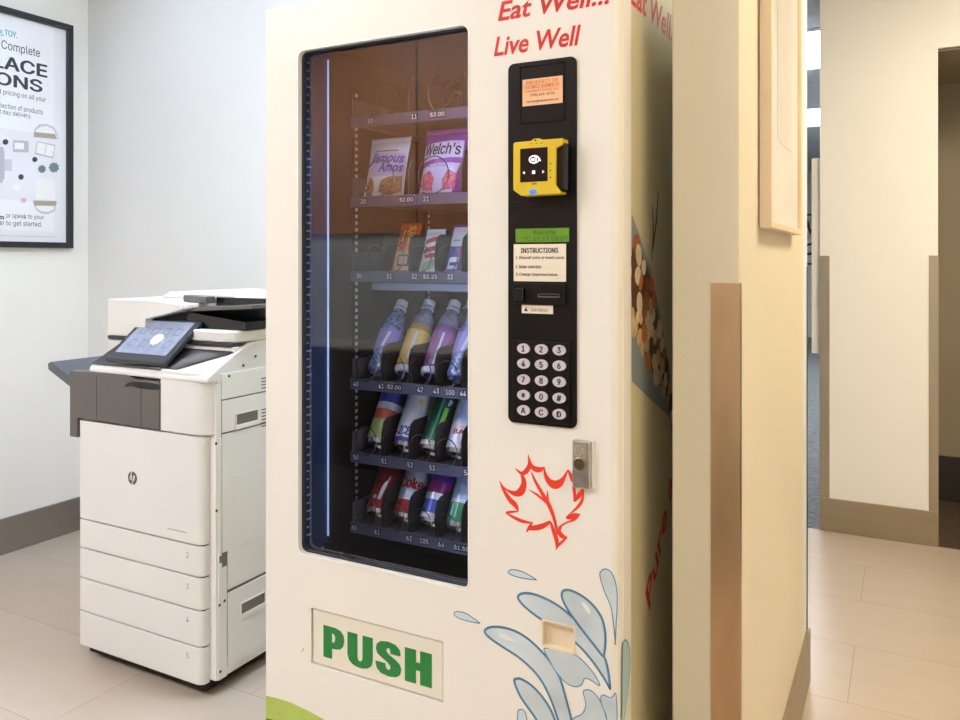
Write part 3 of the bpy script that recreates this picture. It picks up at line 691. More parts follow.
# maple leaf outline
S5 = lambda x, y: fq(490 + x / 5.54, 430 + y / 5.54)
k5 = 1 / 5.54 * 1.62 / 798
bm = bmesh.new()
LEAF = ([(212, 135, 2), (217, 175, 8), (216, 205, 16), (195, 233, 16), (172, 238, 10), (140, 212, 3)],
        [(168, 234, 4), (183, 262, 14), (188, 300, 20), (172, 340, 26), (140, 352, 18), (100, 335, 8), (70, 310, 5), (53, 280, 2)],
        [(53, 280, 2), (75, 330, 10), (110, 385, 17), (140, 415, 18), (158, 450, 3)], [(158, 450, 3), (120, 453, 8), (88, 458, 7)],
        [(88, 458, 4), (130, 482, 10), (180, 505, 12), (237, 514, 5)], [(237, 512, 3), (218, 540, 11), (203, 565, 3)],
        [(212, 545, 12), (260, 540, 18), (300, 528, 16), (335, 506, 8)], [(335, 506, 6), (352, 555, 14), (370, 615, 14), (368, 665, 2)],
        [(368, 655, 3), (385, 632, 8), (428, 593, 5)], [(428, 593, 3), (402, 588, 16), (384, 562, 14), (395, 532, 7), (425, 512, 5), (470, 495, 7), (500, 466, 3)],
        [(500, 466, 3), (468, 478, 20), (422, 486, 6)], [(422, 486, 5), (450, 458, 4), (487, 425, 9), (512, 385, 9), (516, 325, 5)],
        [(516, 325, 3), (495, 360, 16), (466, 397, 5)], [(466, 397, 4), (470, 360, 10), (465, 315, 12)],
        [(460, 285, 14), (450, 255, 14), (432, 220, 4)], [(432, 220, 3), (410, 265, 12), (385, 295, 24), (355, 302, 28), (325, 280, 20), (306, 240, 10), (302, 205, 3)],
        [(302, 205, 3), (280, 218, 16), (250, 215, 18), (226, 190, 12), (212, 135, 2)],
        [(230, 230, 3), (250, 280, 9), (290, 350, 13), (325, 410, 14), (350, 470, 12), (366, 530, 9), (375, 580, 5)], [(215, 330, 2), (265, 360, 8), (325, 412, 8)], [(318, 333, 2), (320, 370, 7), (323, 408, 9)])
for n_, L in enumerate(LEAF):
    L = smooth([(x, y, w) for x, y, w in L], 5, closed=False)
    stroke(bm, [(*S5(x, y), max(w, 2) * k5 * 1.5) for x, y, w in L], fr(-.0005 - .00003 * n_))
obj('leaf_emblem', bm, LEAFR, V)

# blue splash print
SPF = mat('splash_fill', (204, 215, 218), rough=.35, var=.16, scale=9); SPO = mat('splash_outline', (88, 142, 176), rough=.35, var=.25, scale=14); SPI = mat('splash_dark_line', (60, 104, 134), rough=.35, var=.1); SPL = mat('splash_light', (228, 232, 228), rough=.35)
SPLASH = {
 'A': [(508, 571.5), (512, 569), (522, 571), (531, 575.5), (537, 580), (527, 579.3), (516, 577), (509, 574)],
 'B': [(453.6, 613.5), (457, 611), (466, 612.8), (474, 618), (480.5, 623.5), (470, 622), (460, 619), (455, 616)],
 'C': [(517, 597), (521, 592.5), (532, 592.5), (546, 597.5), (560, 605.5), (574, 617), (588, 631), (600, 647), (608, 664), (611, 690), (603, 678), (592, 662), (577, 645), (560, 632), (545, 623), (531, 613), (521, 604)],
 'D': [(561, 597), (562.5, 590), (570, 589), (582, 594.5), (594, 604.5), (603, 618), (606.5, 634), (606, 650), (603, 657), (593, 645), (579, 627), (567, 610)],
 'E': [(599.5, 575), (602, 569.5), (607, 568.5), (612.5, 573), (616.5, 584), (618, 600), (617, 622), (615.5, 645), (613.5, 627), (610.5, 607), (604, 591)],
 'F': [(484, 632), (487, 627), (497, 625.5), (512, 628.5), (527, 636.5), (541, 649), (552, 662), (561, 678), (567, 698), (574, 725), (579, 750), (566, 750), (558, 722), (549, 697), (538, 677), (521, 660), (503, 648), (490, 639)],
 'G': [(544, 648), (560, 649), (575, 654), (587, 664), (597, 677), (600, 686), (590, 680), (585, 679), (582, 685), (575, 687), (566, 683), (556, 672), (549, 660)],
 'H': [(513.5, 681), (516, 677.5), (522, 678), (533, 685), (544, 697), (553, 712), (560, 735), (548, 738), (534, 717), (520, 697)],
 'I': [(517.5, 713), (519.5, 709), (524, 709.5), (527, 716), (529, 735), (518, 735)],
 'J': [(583, 692), (586, 689), (592, 690.5), (600, 699), (606, 714), (608, 740), (572, 745), (566, 728), (573, 718), (582, 713), (585.5, 704)],
 'K': [(600.5, 697), (604, 694.2), (611, 697), (617, 695), (617.2, 740), (609, 740), (606, 716), (602, 706)]}
for n_, (k, pts) in enumerate(SPLASH.items()):
    q = [fq(*p) for p in smooth(pts, 5)]
    bm = bmesh.new(); d = -.0004 - .00008 * n_
    flat(bm, q, fr(d), mi=0); big = k in 'CDFH'
    outline(bm, q, .0045 if big else .002, fr(d - .00003), mi=1)
    if big:
        cx = sum(a for a, b in q) / len(q); cz = sum(b for a, b in q) / len(q)
        outline(bm, q, .0016, fr(d - .00005), mi=2)
        if k in 'FD':
            h = [(498, 634), (505, 633.5), (513, 639), (517, 642), (508, 640), (501, 637.5)] if k == 'F' else [(581, 602), (586, 604), (590, 610), (590, 614), (586, 610)]
            flat(bm, [fq(*p) for p in smooth(h, 3)], fr(d - .00006), mi=3)
    if k in 'CGD':                                  # cut away where the coin return opening is
        m_ = .002
        for co_, no_ in (((rx0 - m_, 0, 0), (1, 0, 0)), ((rx1 + m_, 0, 0), (1, 0, 0)), ((0, 0, rz0 - m_), (0, 0, 1)), ((0, 0, rz1 + m_), (0, 0, 1))):
            bmesh.ops.bisect_plane(bm, geom=bm.verts[:] + bm.edges[:] + bm.faces[:], plane_co=co_, plane_no=no_)
        dead = [f for f in bm.faces if rx0 - m_ < f.calc_center_median().x < rx1 + m_ and rz0 - m_ < f.calc_center_median().z < rz1 + m_]
        bmesh.ops.delete(bm, geom=dead, context='FACES')
    obj('splash_print', bm, [SPF, SPO, SPI, SPL], V)
# splash wraps on to the door edge
sf = lambda d: (lambda a, b, c: (VW + d + c, a, b))
def sq(px, py, x=VW): w = P(px, py, X=VX + x); return (w.y - VY, w.z)
zt = fq(621, 650)[1]; zb = fq(621, 706)[1]; zm = (zt + zb) / 2
bm = bmesh.new(); q = smooth([(.026, zt - .03), (.030, zt - .006), (.036, zt), (.05, zt - .004), (.066, zt - .022), (.074, zm), (.070, zb + .02), (.05, zb - .02), (.026, zb - .06)], 4)
flat(bm, q, sf(.0019)); outline(bm, q, .003, sf(.0021), mi=1); obj('splash_print', bm, [mat('splash_edge_fill', (176, 204, 202), rough=.35, var=.08), SPO], V)
# green swoosh on the lower left
pts = [(266, 695.5), (275, 697.5), (290, 702), (306, 709.5), (322, 718), (345, 735), (380, 768), (266, 768)]
bm = bmesh.new(); flat(bm, [fq(*p) for p in pts], fr(-.0005)); obj('swoosh_print', bm, LIME, V)
pts = [(266, 718), (272, 719), (290, 728), (315, 745), (335, 768), (266, 768)]
bm = bmesh.new(); flat(bm, [fq(*p) for p in pts], fr(-.0006)); obj('swoosh_print', bm, DGREEN, V)

# prints on the right-hand side -----------------------------------------
SX = VW - .006
sg = lambda d: (lambda a, b, c: (SX + d, a, b))
qz = fq(560, 2)[1]
bm = bmesh.new(); z0 = fq(620, 6)[1]
text(bm, 'Eat Well...', (.098, .43, 1.752, 1.808), sg(.0006), shear=.22, bold=.02, plain=True); obj('slogan_lettering', bm, mat('red_print', (212, 42, 26)), V)
th = radians(47)
def rot45(a, b, c):
    return (SX + .0006, .222 + a * cos(th) - b * sin(th), .585 + a * sin(th) + b * cos(th))
bm = bmesh.new(); text(bm, 'Pure and', (0, .40, 0, .052), rot45, shear=.2, bold=.02, plain=True); obj('slogan_lettering', bm, mat('red_print', (212, 42, 26)), V)
# printed bowl of nuts, cut off by the front edge of the cabinet
BC = mat('bowl_print', (138, 146, 146), rough=.4, var=.10, scale=6)
NB = [mat('nut_print_%s' % n, c, rough=.45, var=.2, scale=40) for n, c in (('brown', (150, 92, 52)), ('tan', (206, 176, 128)), ('orange', (196, 116, 52)), ('cream', (226, 208, 170)), ('dark', (92, 54, 34)))]
bw = [sq(*p, SX) for p in ((631.5, 214), (639, 234), (650, 268), (661, 318), (669, 368), (684, 470), (684, 505), (669, 416), (655, 404), (631.5, 381))]
bm = bmesh.new(); flat(bm, bw, sg(.0005)); obj('printed_bowl', bm, BC, V)
nr = [sq(*p, SX) for p in ((631.5, 250), (637, 238), (649, 275), (659, 322), (668, 374), (681, 470), (681, 484), (667, 398), (655, 377), (641, 347), (631.5, 322))]
bm = bmesh.new(); flat(bm, nr, sg(.0007)); obj('printed_bowl_inside', bm, NB[4], V)
def inside(p, poly):
    c = False
    for i in range(len(poly)):
        (x1, y1), (x2, y2) = poly[i - 1], poly[i]
        if (y1 > p[1]) != (y2 > p[1]) and p[0] < (x2 - x1) * (p[1] - y1) / (y2 - y1) + x1: c = not c
    return c
bm = bmesh.new(); kk = 0; done = []
for _ in range(3000):
    a, b = random.uniform(.09, .46), random.uniform(.80, 1.40)
    if not inside((a, b), nr) or any(math.hypot(a - p, b - q) < .023 for p, q in done): continue
    r = random.uniform(.015, .023); e = ell(a, b, r * random.uniform(.75, 1), r, 12, random.uniform(0, 3))
    if min(p[0] for p in e) < .092: continue
    done.append((a, b)); flat(bm, e, sg(.0008 + .000006 * kk), mi=random.choice((0, 1, 1, 2, 3, 3, 4))); kk += 1
    if kk > 80: break
o = obj('printed_nuts', bm, NB, V); o['kind'] = 'stuff'
bm = bmesh.new(); q = [(.30 + .0, 1.30), (.40, 1.42), (.46, 1.44)]; stroke(bm, [(.235, 1.28, .003), (.25, 1.33, .008), (.24, 1.39, .003)], sg(.0009)); stroke(bm, [(.245, 1.30, .003), (.27, 1.36, .008), (.285, 1.42, .003)], sg(.00095)); obj('printed_leaf', bm, INK, V)

# ------------------------------------------------------------------ goods in the machine (things of their own)
TILT = radians(31)
def place(o, lane, shelf, rb, y=0., tilt=TILT):
    """stand a tilted round good on its tray, leaning back"""
    x = (lane[0] + lane[1]) / 2
    o.location = (VX + x, VY + TY + .022 + rb + y, zf[shelf] + rb * sin(tilt) + .0008)
    o.rotation_euler = (-tilt, 0, 0)
def cyl_fr(r, lift=.0003, top=0.):
    return lambda a, b, c: ((r + lift) * sin(a / r), -(r + lift) * cos(a / r), b)
ALU = mat('can_aluminium', (206, 206, 210), rough=.25, metal=.9)
def can(shelf, li, label, bands, arts, r=.0312, h=.123):
    """bands: list of (z fraction end, material); arts: callables adding printed art to a bmesh"""
    t = thing('drink_can', label, 'drink can', group='canned drinks in the lower trays')
    mats = []; prof = [(r * .78, .006), (r * .84, 0), (r * .9, .001), (r, .010)]; mis = [0, 0, 0]
    mats = [ALU]; z0 = .010; zt = h - .012
    for f1, m in bands:
        if m not in mats: mats.append(m)
        prof.append((r, .010 + (zt - .010) * f1)); mis.append(mats.index(m))
    prof.append((r * .84, h - .001)); mis.append(mis[-1])
    b = bmesh.new(); lathe(b, prof, mis)
    nb = len(mats)
    for fn in arts: mats = fn(b, mats, r, h)
    obj('can_body', b, mats, t)
    b = bmesh.new(); lathe(b, [(r * .84, h - .001), (r * .86, h + .001), (r * .80, h + .001), (r * .78, h - .003)], n=28); l = obj('can_lid', b, ALU, t)
    b = bmesh.new(); lathe(b, [(.008, h - .003), (.008, h - .0015)], n=14, c=(0, -.006)); obj('pull_tab', b, ALU, t)
    place(t, (lanes1[li], lanes1[li + 1]), shelf, r * .84)
    return t
def art_text(s, a0, a1, b0, b1, m, ang=0., rot90=False, **kw):
    def fn(b, mats, r, h):
        if m not in mats: mats.append(m)
        g = cyl_fr(r); off = ang * r
        if rot90: text(b, s, (b0, b1, a0, a1), lambda u, v, c: g(off - v, u, c), mats.index(m), **kw)
        else: text(b, s, (a0, a1, b0, b1), lambda u, v, c: g(u + off, v, c), mats.index(m), **kw)
        return mats
    return fn
def art_poly(pts, m, ang=0., lift=.00025):
    def fn(b, mats, r, h):
        if m not in mats: mats.append(m)
        g = cyl_fr(r, lift); flat(b, [(x + ang * r, z) for x, z in pts], g, mats.index(m)); return mats
    return fn
cR = mat('can_red', (168, 30, 38), rough=.3, metal=.35); cR2 = mat('can_dark_red', (120, 24, 34), rough=.3, metal=.35); cS = mat('can_silver', (190, 196, 214), rough=.3, metal=.5)
cP = mat('can_purple', (96, 46, 140), rough=.3, metal=.3); cB = mat('can_blue', (70, 84, 176), rough=.3, metal=.3); cG = mat('can_green', (66, 150, 112), rough=.3, metal=.3); cLB = mat('can_pale_blue', (170, 188, 220), rough=.3, metal=.3)
cY = mat('can_lime', (188, 196, 120), rough=.3, metal=.2); cO = mat('can_orange', (206, 96, 66), rough=.3, metal=.2); cDG = mat('can_dark_green', (26, 74, 56), rough=.3, metal=.3); cLG = mat('can_bright_green', (130, 184, 70), rough=.3, metal=.2); cW = mat('can_white', (216, 216, 232), rough=.3, metal=.2); cMG = mat('can_magenta', (140, 40, 110), rough=.3, metal=.3); cN = mat('can_navy', (44, 52, 120), rough=.3, metal=.3)
A = -.35     # prints face slightly towards the window
A = .25
can(60, 0, 'dark red soda can with white swirl, leftmost in the bottom tray', [(.55, cR), (1, cR2)], [art_text('Coca', -.022, .022, .074, .092, cR, A, shear=.2), art_poly([(-.004, .03), (.004, .03), (.009, .062), (.014, .088), (.004, .070), (.000, .06)], cW, A), art_poly(ell(-.012, .035, .005, .005, 14), cW, A)])
can(60, 1, 'silver soda can with big red lettering and red base in the bottom tray', [(.30, cR), (.34, cW), (1, cS)], [art_text('Coke', -.032, .030, .066, .092, cR, A, bold=.03), art_text('o', -.018, -.006, .082, .096, cN, A, bold=.05) if False else art_poly([(-.03, .024), (.03, .03), (.03, .034), (-.03, .028)], cW, A, .0004)])
can(60, 2, 'purple topped blue soda can, third in the bottom tray', [(.10, cW), (.40, cB), (.55, cS), (.8, cMG), (1, cP)], [art_text('SODA', -.02, .02, .036, .046, cW, A, bold=.03) if False else art_poly([(-.025, .030), (.025, .034), (.025, .042), (-.025, .038)], cW, A), art_poly([(-.02, .095), (.02, .09), (.02, .1), (-.02, .105)], cMG, A)])
can(60, 3, 'silver blue soda can with green base, rightmost visible in the bottom tray', [(.42, cG), (.5, cW), (1, cLB)], [art_poly([(-.02, .02), (-.006, .02), (-.006, .05), (-.02, .05)], cW, A), art_poly([(-.02, .08), (.022, .085), (.022, .09), (-.02, .085)], cW, A), art_poly([(-.02, .096), (.022, .100), (.022, .103), (-.02, .099)], cB, A)])
can(50, 0, 'iced tea can with blue top, red band and lime base in the upper can tray', [(.38, cY), (.58, cO), (.72, cW), (1, cB)], [art_poly([(-.012, .018), (.0, .05), (.016, .06), (.012, .03)], cW, A)], h=.145)
can(50, 1, 'white and lavender drink can with blue lettering near its base', [(.08, cB), (.12, cW), (1, cW)], [art_text('ICE', -.022, .012, .024, .046, cB, A, bold=.03, shear=.2), art_poly([(.008, .05), (.024, .05), (.024, .085), (.008, .085)], mat('can_cream', (226, 206, 190)), A), art_poly([(.006, .086), (.022, .086), (.022, .115), (.012, .115)], mat('can_yellow', (214, 190, 110)), A)] + [art_poly([(-.026, .06 + .009 * k), (.002, .061 + .009 * k), (.002, .0635 + .009 * k), (-.026, .0625 + .009 * k)], cLB, A) for k in range(7)], h=.145)
can(50, 2, 'dark green drink can with bright green stripe and round emblem', [(.08, cW), (1, cDG)], [art_poly([(.002, .014), (.014, .014), (.022, .10), (.012, .10)], cLG, A), art_poly([(-.006, .014), (.0, .014), (.008, .13), (.002, .13)], cG, A), art_poly(ell(.020, .112, .011, .013, 18), cN, A, .0004), art_text('P', .016, .026, .104, .12, cW, A + .0, bold=.04, shear=.2)], h=.145)
can(50, 3, 'pale blue drink can with red lettering on white, right end of upper can tray', [(.35, cW), (.45, mat('can_pink', (222, 196, 204), rough=.3)), (1, cLB)], [art_text('BAI', -.018, .018, .040, .052, cR, A, bold=.04), art_poly([(-.02, .09), (.02, .09), (.02, .115), (-.02, .115)], cW, A)], h=.145)

CLEAR = glass_mat('clear_bottle', (.84, .86, .94), 2.0, .12)
CAPW = mat('cap_white', (222, 222, 236), rough=.35)
def bottle(li, label, liquid, lab, z0l, z1l, arts=(), y=0., r=.0290, h=.196, base=None):
    t = thing('drink_bottle', label, 'bottle', group='bottled drinks in the middle tray')
    prof = [(r * .55, .008), (r * .72, 0), (r * .92, .002), (r, .012), (r * .96, .04), (r, .05), (r, .112), (r * .96, .122), (r * .80, .146), (r * .52, .166), (r * .42, .173), (r * .42, h - .012)]
    b = bmesh.new(); lathe(b, prof, n=28); obj('bottle_body', b, CLEAR, t)
    b = bmesh.new(); lathe(b, [(max(p[0] - .0015, .004), p[1] + .001) for p in prof[:11]], [0] * 7 + [1] * 3, n=24); obj('drink', b, [liquid, liquid if liquid is WAT else CLRT], t)
    b = bmesh.new(); lathe(b, [(r * .44, h - .026), (r * .56, h - .025), (r * .56, h - .022), (r * .44, h - .021)], n=20); obj('neck_ring', b, CAPW, t)
    b = bmesh.new(); rr = r + .0004; lathe(b, [(rr, z0l), (rr, z1l)], n=28); mats = [lab]
    for fn in arts: mats = fn(b, mats, rr, h)
    obj('label_sleeve', b, mats, t)
    b = bmesh.new(); lathe(b, [(r * .48, h - .016), (r * .5, h - .015), (r * .5, h - .002), (r * .44, h)], n=24); obj('cap', b, CAPW, t)
    if base:
        b = bmesh.new(); lathe(b, [(r * .80, -.0005), (r * .95, .0015), (r * 1.02, .010), (r * 1.02, .013)], n=28); obj('base_ring', b, base, t)
        b = bmesh.new(); lathe(b, [(r * .66, -.0012), (r * .72, -.0004)], n=28); obj('base_disc', b, BLUEB, t)
    place(t, (lanes1[li], lanes1[li + 1]), 40, r * (.96 if base else .80), y, radians(33))
    return t
CLRT = mat('bottle_head_space', (168, 166, 184), rough=.15, var=.3, scale=110)
WAT = mat('water', (140, 156, 204), rough=.1, var=.8, scale=150); TEA = mat('yellow_tea', (214, 178, 96), rough=.2); GRP = mat('grape_drink', (150, 92, 150), rough=.2, var=.3, scale=30)
LAVL = mat('lavender_label', (150, 136, 206), rough=.4, var=.1, scale=20); YEL = mat('yellow_label', (226, 184, 92), rough=.4); PEACH = mat('peach_label', (226, 160, 130), rough=.4, var=.2, scale=20); BLUEB = mat('blue_base', (58, 72, 140), rough=.25, var=.4, scale=50)
bottle(0, 'clear water bottle with lavender label, leftmost in the bottle tray', WAT, LAVL, .055, .108, [art_poly([(-.004, .06), (.002, .06), (.01, .1), (.003, .1)], cW, A)])
bottle(1, 'bottle of yellow drink with white cap in the second lane', TEA, YEL, .02, .106, [art_poly([(-.002, .03), (.006, .03), (.008, .10), (.002, .10)], cW, A), art_poly([(-.022, .085), (.022, .09), (.022, .100), (-.022, .095)], LAVL, A, .0003)], base=CAPW)
bottle(2, 'bottle of purple drink with peach and violet label in the third lane', GRP, GRP, .02, .106, [art_poly([(-.02, .06), (.016, .06), (.02, .09), (-.016, .09)], PEACH, A), art_poly([(.0, .02), (.005, .02), (.008, .10), (.003, .10)], cW, A), art_poly([(-.024, .09), (.024, .09), (.024, .104), (-.024, .104)], LAVL, A)], base=CAPW)
bottle(2, 'purple drink bottle standing behind the front one in the third lane', GRP, YEL, .02, .106, y=.085)
bottle(3, 'clear water bottle with lavender label beside the right window edge', WAT, LAVL, .055, .108, [art_poly([(-.004, .06), (.002, .06), (.01, .1), (.003, .1)], cW, A)])

def pack(name, label, cat, group, lane, shelf, w, h, th, m, arts, tilt=20, y=0., fin=.010):
    """pillow bag standing on its end, front printed"""
    t = thing(name, label, cat, group=group)
    b = bmesh.new(); nx, nz = 10, 12; G = {}
    for s in (-1, 1):
        for i in range(nx + 1):
            for j in range(nz + 1):
                u, v = i / nx * 2 - 1, j / nz
                zz = fin + v * (h - 2 * fin)
                e = (1 - abs(u) ** 2.5) * min(1, (4 * v * (1 - v)) ** .55)
                xx = u * w / 2 * (1 - .05 * sin(pi * v))
                G[s, i, j] = b.verts.new((xx, s * max(e * th / 2, .0004), zz))
    for s in (-1, 1):
        for i in range(nx):
            for j in range(nz): b.faces.new((G[s, i, j], G[s, i + 1, j], G[s, i + 1, j + 1], G[s, i, j + 1]))
    for j in range(nz):
        for i in (0, nx): b.faces.new((G[-1, i, j], G[-1, i, j + 1], G[1, i, j + 1], G[1, i, j]))
    for i in range(nx):
        for j in (0, nz): b.faces.new((G[-1, i, j], G[-1, i + 1, j], G[1, i + 1, j], G[1, i, j]))
    obj('wrapper', b, m, t)
    b = bmesh.new()
    for z0, z1 in ((0, fin + .001), (h - fin - .001, h)):
        n = 18; A0 = []
        for i in range(n + 1):
            x = -w / 2 + w * i / n; yy = .0006 * (1 if i % 2 else -1); A0.append((b.verts.new((x, yy, z0)), b.verts.new((x, yy, z1))))
        for i in range(n): b.faces.new((A0[i][0], A0[i + 1][0], A0[i + 1][1], A0[i][1]))
    o = obj('crimped_seal', b, m, t); sd = o.modifiers.new('thick', 'SOLIDIFY'); sd.thickness = .0006
    def surf(a, bz, lift):
        u = max(-1, min(1, a / (w / 2))); v = max(0., min(1., (bz - fin) / (h - 2 * fin)))
        e = (1 - abs(u) ** 2.5) * min(1, (4 * v * (1 - v)) ** .55)
        return (a, -max(e * th / 2, .0004) - lift, bz)
    for k, (kind, args, am) in enumerate(arts):
        b = bmesh.new(); lift = .0008 + .0003 * k
        g = lambda a, bz, c: surf(a * w, bz * h, lift)
        if kind == 'text': text(b, args[0], args[1], g, **(args[2] if len(args) > 2 else {}))
        else:
            b2 = args
            flat(b, b2, g); bmesh.ops.subdivide_edges(b, edges=b.edges, cuts=3, use_grid_fill=True)
            for v_ in b.verts: v_.co = surf(v_.co.x, v_.co.z, lift)
        obj('printed_lettering' if kind == 'text' else 'printed_art', b, am, t)
    x = (lane[0] + lane[1]) / 2 if not isinstance(lane, float) else lane
    a = radians(tilt)
    t.location = (VX + x, VY + TY + .035 + y, zf[shelf] + .0015); t.rotation_euler = (-a, 0, 0)
    return t
BAGW = mat('bag_white', (226, 232, 240), rough=.35, var=.03); COOK = mat('cookie_brown', (168, 116, 78), rough=.5, var=.7, scale=190); BLUEL = mat('bag_blue_ink', (66, 86, 190), rough=.4); PURP = mat('bag_purple', (146, 62, 168), rough=.35, var=.06); PALEV = mat('bag_pale_violet', (206, 196, 232), rough=.4, var=.08, scale=25); PINKR = mat('fruit_pink', (222, 104, 130), rough=.4, var=.6, scale=170); GREYB = mat('bag_grey_panel', (140, 140, 150), rough=.4); ORANGE = mat('wrapper_orange', (226, 92, 40), rough=.35, var=.06); YELI = mat('wrapper_yellow_ink', (244, 208, 52), rough=.4); BROWNI = mat('wrapper_brown', (66, 36, 26), rough=.4); CREAMP = mat('wrapper_cream', (232, 196, 160), rough=.4, var=.1, scale=30)
REDI = mat('wrapper_red', (190, 36, 60), rough=.4); SILV = mat('wrapper_silver', (186, 190, 198), rough=.35, var=.15, scale=40); NAVY = mat('wrapper_navy', (62, 66, 150), rough=.35, var=.1, scale=20); VIOL = mat('wrapper_violet', (92, 60, 130), rough=.35)
R4 = lambda a0, a1, b0, b1: [(a0, b0), (a1, b0), (a1, b1), (a0, b1)]
pack('snack_bag', 'white snack bag with blue script lettering and cookies in the second tray', 'snack bag', 'snack bags in the second tray', .173, 20, .112, .150, .034, BAGW,
     [('poly', R4(-.30, .46, .34, .72), PALEV), ('text', ('Famous', (-.34, .44, .55, .72), dict(shear=.3, bold=.03, plain=True)), BLUEL), ('text', ('Amos', (-.12, .44, .40, .56), dict(shear=.3, bold=.03, plain=True)), BLUEL),
      ('poly', [(-.44, .03), (-.34, .34), (-.22, .28), (-.20, .14), (-.30, .06)], COOK), ('poly', [(-.10, .10), (-.02, .26), (.16, .32), (.44, .34), (.45, .10), (.16, .05)], COOK), ('poly', R4(-.28, .30, .735, .765), GREYB)], tilt=14)
pack('snack_bag', 'purple fruit snack bag with black lettering on a pale band', 'snack bag', 'snack bags in the second tray', .3245, 20, .108, .160, .034, PURP,
     [('poly', [(-.46, .50), (.46, .55), (.46, .80), (-.46, .76)], PALEV), ('text', ("Welch's", (-.42, .42, .58, .76), dict(bold=.02, shear=.1)), INK), ('poly', [(-.47, .06), (.30, .05), (.44, .46), (-.2, .45), (-.44, .40)], PALEV),
      ('poly', [(-.42, .10), (-.16, .07), (-.1, .25), (-.22, .36), (-.4, .3)], PINKR), ('poly', [(.1, .08), (.36, .1), (.42, .3), (.22, .36), (.1, .22)], PINKR), ('text', ('FRUIT SNACKS', (-.30, .2, .40, .44), {}), VIOL)], tilt=14)
g30 = 'candy packs in the third tray'
pack('candy_pack', 'orange candy pack with yellow lettering in the third tray', 'candy pack', g30, (lanes1[1] - .002, lanes1[2] - .002), 30, .058, .125, .018, ORANGE,
     [('poly', R4(-.40, .40, .05, .40), CREAMP), ('poly', R4(-.30, -.08, .55, .88), BROWNI), ('text', ("Reese's", (.40, .95, -.30, -.02), {}), YELI) if False else ('poly', R4(-.24, -.14, .58, .85), YELI), ('poly', R4(-.24, .28, .12, .33), BROWNI), ('poly', R4(-.18, .22, .15, .30), CREAMP)], tilt=22)
pack('candy_pack', 'red and white striped candy pack, middle one in the third tray', 'candy pack', g30, (lanes1[2] - .002, lanes1[3] - .002), 30, .050, .108, .016, BAGW,
     [('poly', [(-.4, .62), (.4, .72), (.4, .84), (-.4, .74)], REDI), ('poly', [(-.4, .40), (.4, .50), (.4, .62), (-.4, .52)], REDI), ('poly', [(-.45, .05), (.1, .05), (.45, .22), (.2, .3), (-.3, .2)], mat('wrapper_pale_green', (168, 190, 150), rough=.4, var=.2, scale=60)), ('poly', [(-.2, .30), (.4, .34), (.3, .44), (-.3, .38)], REDI)], tilt=22)
pack('candy_pack', 'silver and blue candy pack, right one in the third tray', 'candy pack', g30, (lanes1[3] - .002, lanes1[4] - .002), 30, .050, .118, .016, NAVY,
     [('poly', R4(-.42, .30, .52, .94), SILV), ('text', ('RITZ', (-.3, .2, .64, .76), {}), INK) if False else ('poly', R4(-.3, .14, .62, .66), GREYB), ('poly', [(-.4, .08), (.1, .08), (.2, .3), (-.3, .3)], cW), ('poly', R4(.02, .34, .30, .48), PURP), ('poly', R4(-.26, .12, .14, .2), NAVY)], tilt=22)
# lettering running up the orange pack
op = [o for o in bpy.data.objects if o.name == 'candy_pack'][0]
bm = bmesh.new(); text(bm, "Reese's", (.044, .112, -.004, .020), lambda u, v, c: (.018 - v + .0, -.0105, u), bold=.02)
obj('printed_lettering', bm, YELI, op)

# ------------------------------------------------------------------ copier
KX, KY, KW, KD = -2.3575, 1.6688, .577, .70
K = thing('copier', 'white floor-standing office copier with tilted touch screen, left of the vending machine', 'copier', (KX, KY, 0))
KWH = mat('copier_white', (232, 231, 228), rough=.4, var=.012, scale=2)
KSD = mat('copier_side_white', (238, 236, 232), rough=.45, var=.012, scale=2)
KGR = mat('copier_grey', (98, 94, 90), rough=.35, var=.04)
KDK = mat('copier_charcoal', (52, 54, 60), rough=.35, var=.05)
KTR = mat('copier_tray_grey', (92, 96, 102), rough=.4, var=.04)
KLN = mat('copier_seam', (120, 114, 106), rough=.6)
def kf(px, py, dy=0.): w = P(px, py, Y=KY + dy); return (w.x - KX, w.z)
def ks(px, py, dx=0.): w = P(px, py, X=KX + KW + dx); return (w.y - KY, w.z)
kfr = lambda d: (lambda a, b, c: (a, d - c, b))
ksd = lambda d: (lambda a, b, c: (KW + d + c, a, b))
# base and body
bm = bmesh.new(); box(bm, (.026, .020, .014), (KW - .03, KD - .04, .050)); obj('base_plinth', bm, BLACK, K)
for x in (.07, KW - .07):
    for y in (.07, KD - .09):
        bm = bmesh.new(); lathe(bm, [(.030, -.011), (.033, -.008), (.033, .008), (.030, .011)], n=20)
        obj('caster', bm, BLACK2, K, loc=(x, y, .0335), rot=(0, pi / 2, 0))
bm = bmesh.new(); box(bm, (.004, .030, .045), (KW, KD, .915)); box(bm, (.058, .036, .9151), (KW, KD, .9545)); obj('body', bm, KSD, K, bevel=.003)
bx('side_backing', (KW - .001, .050, .10), (KW + .0004, KD - .014, .942), KLN, K)
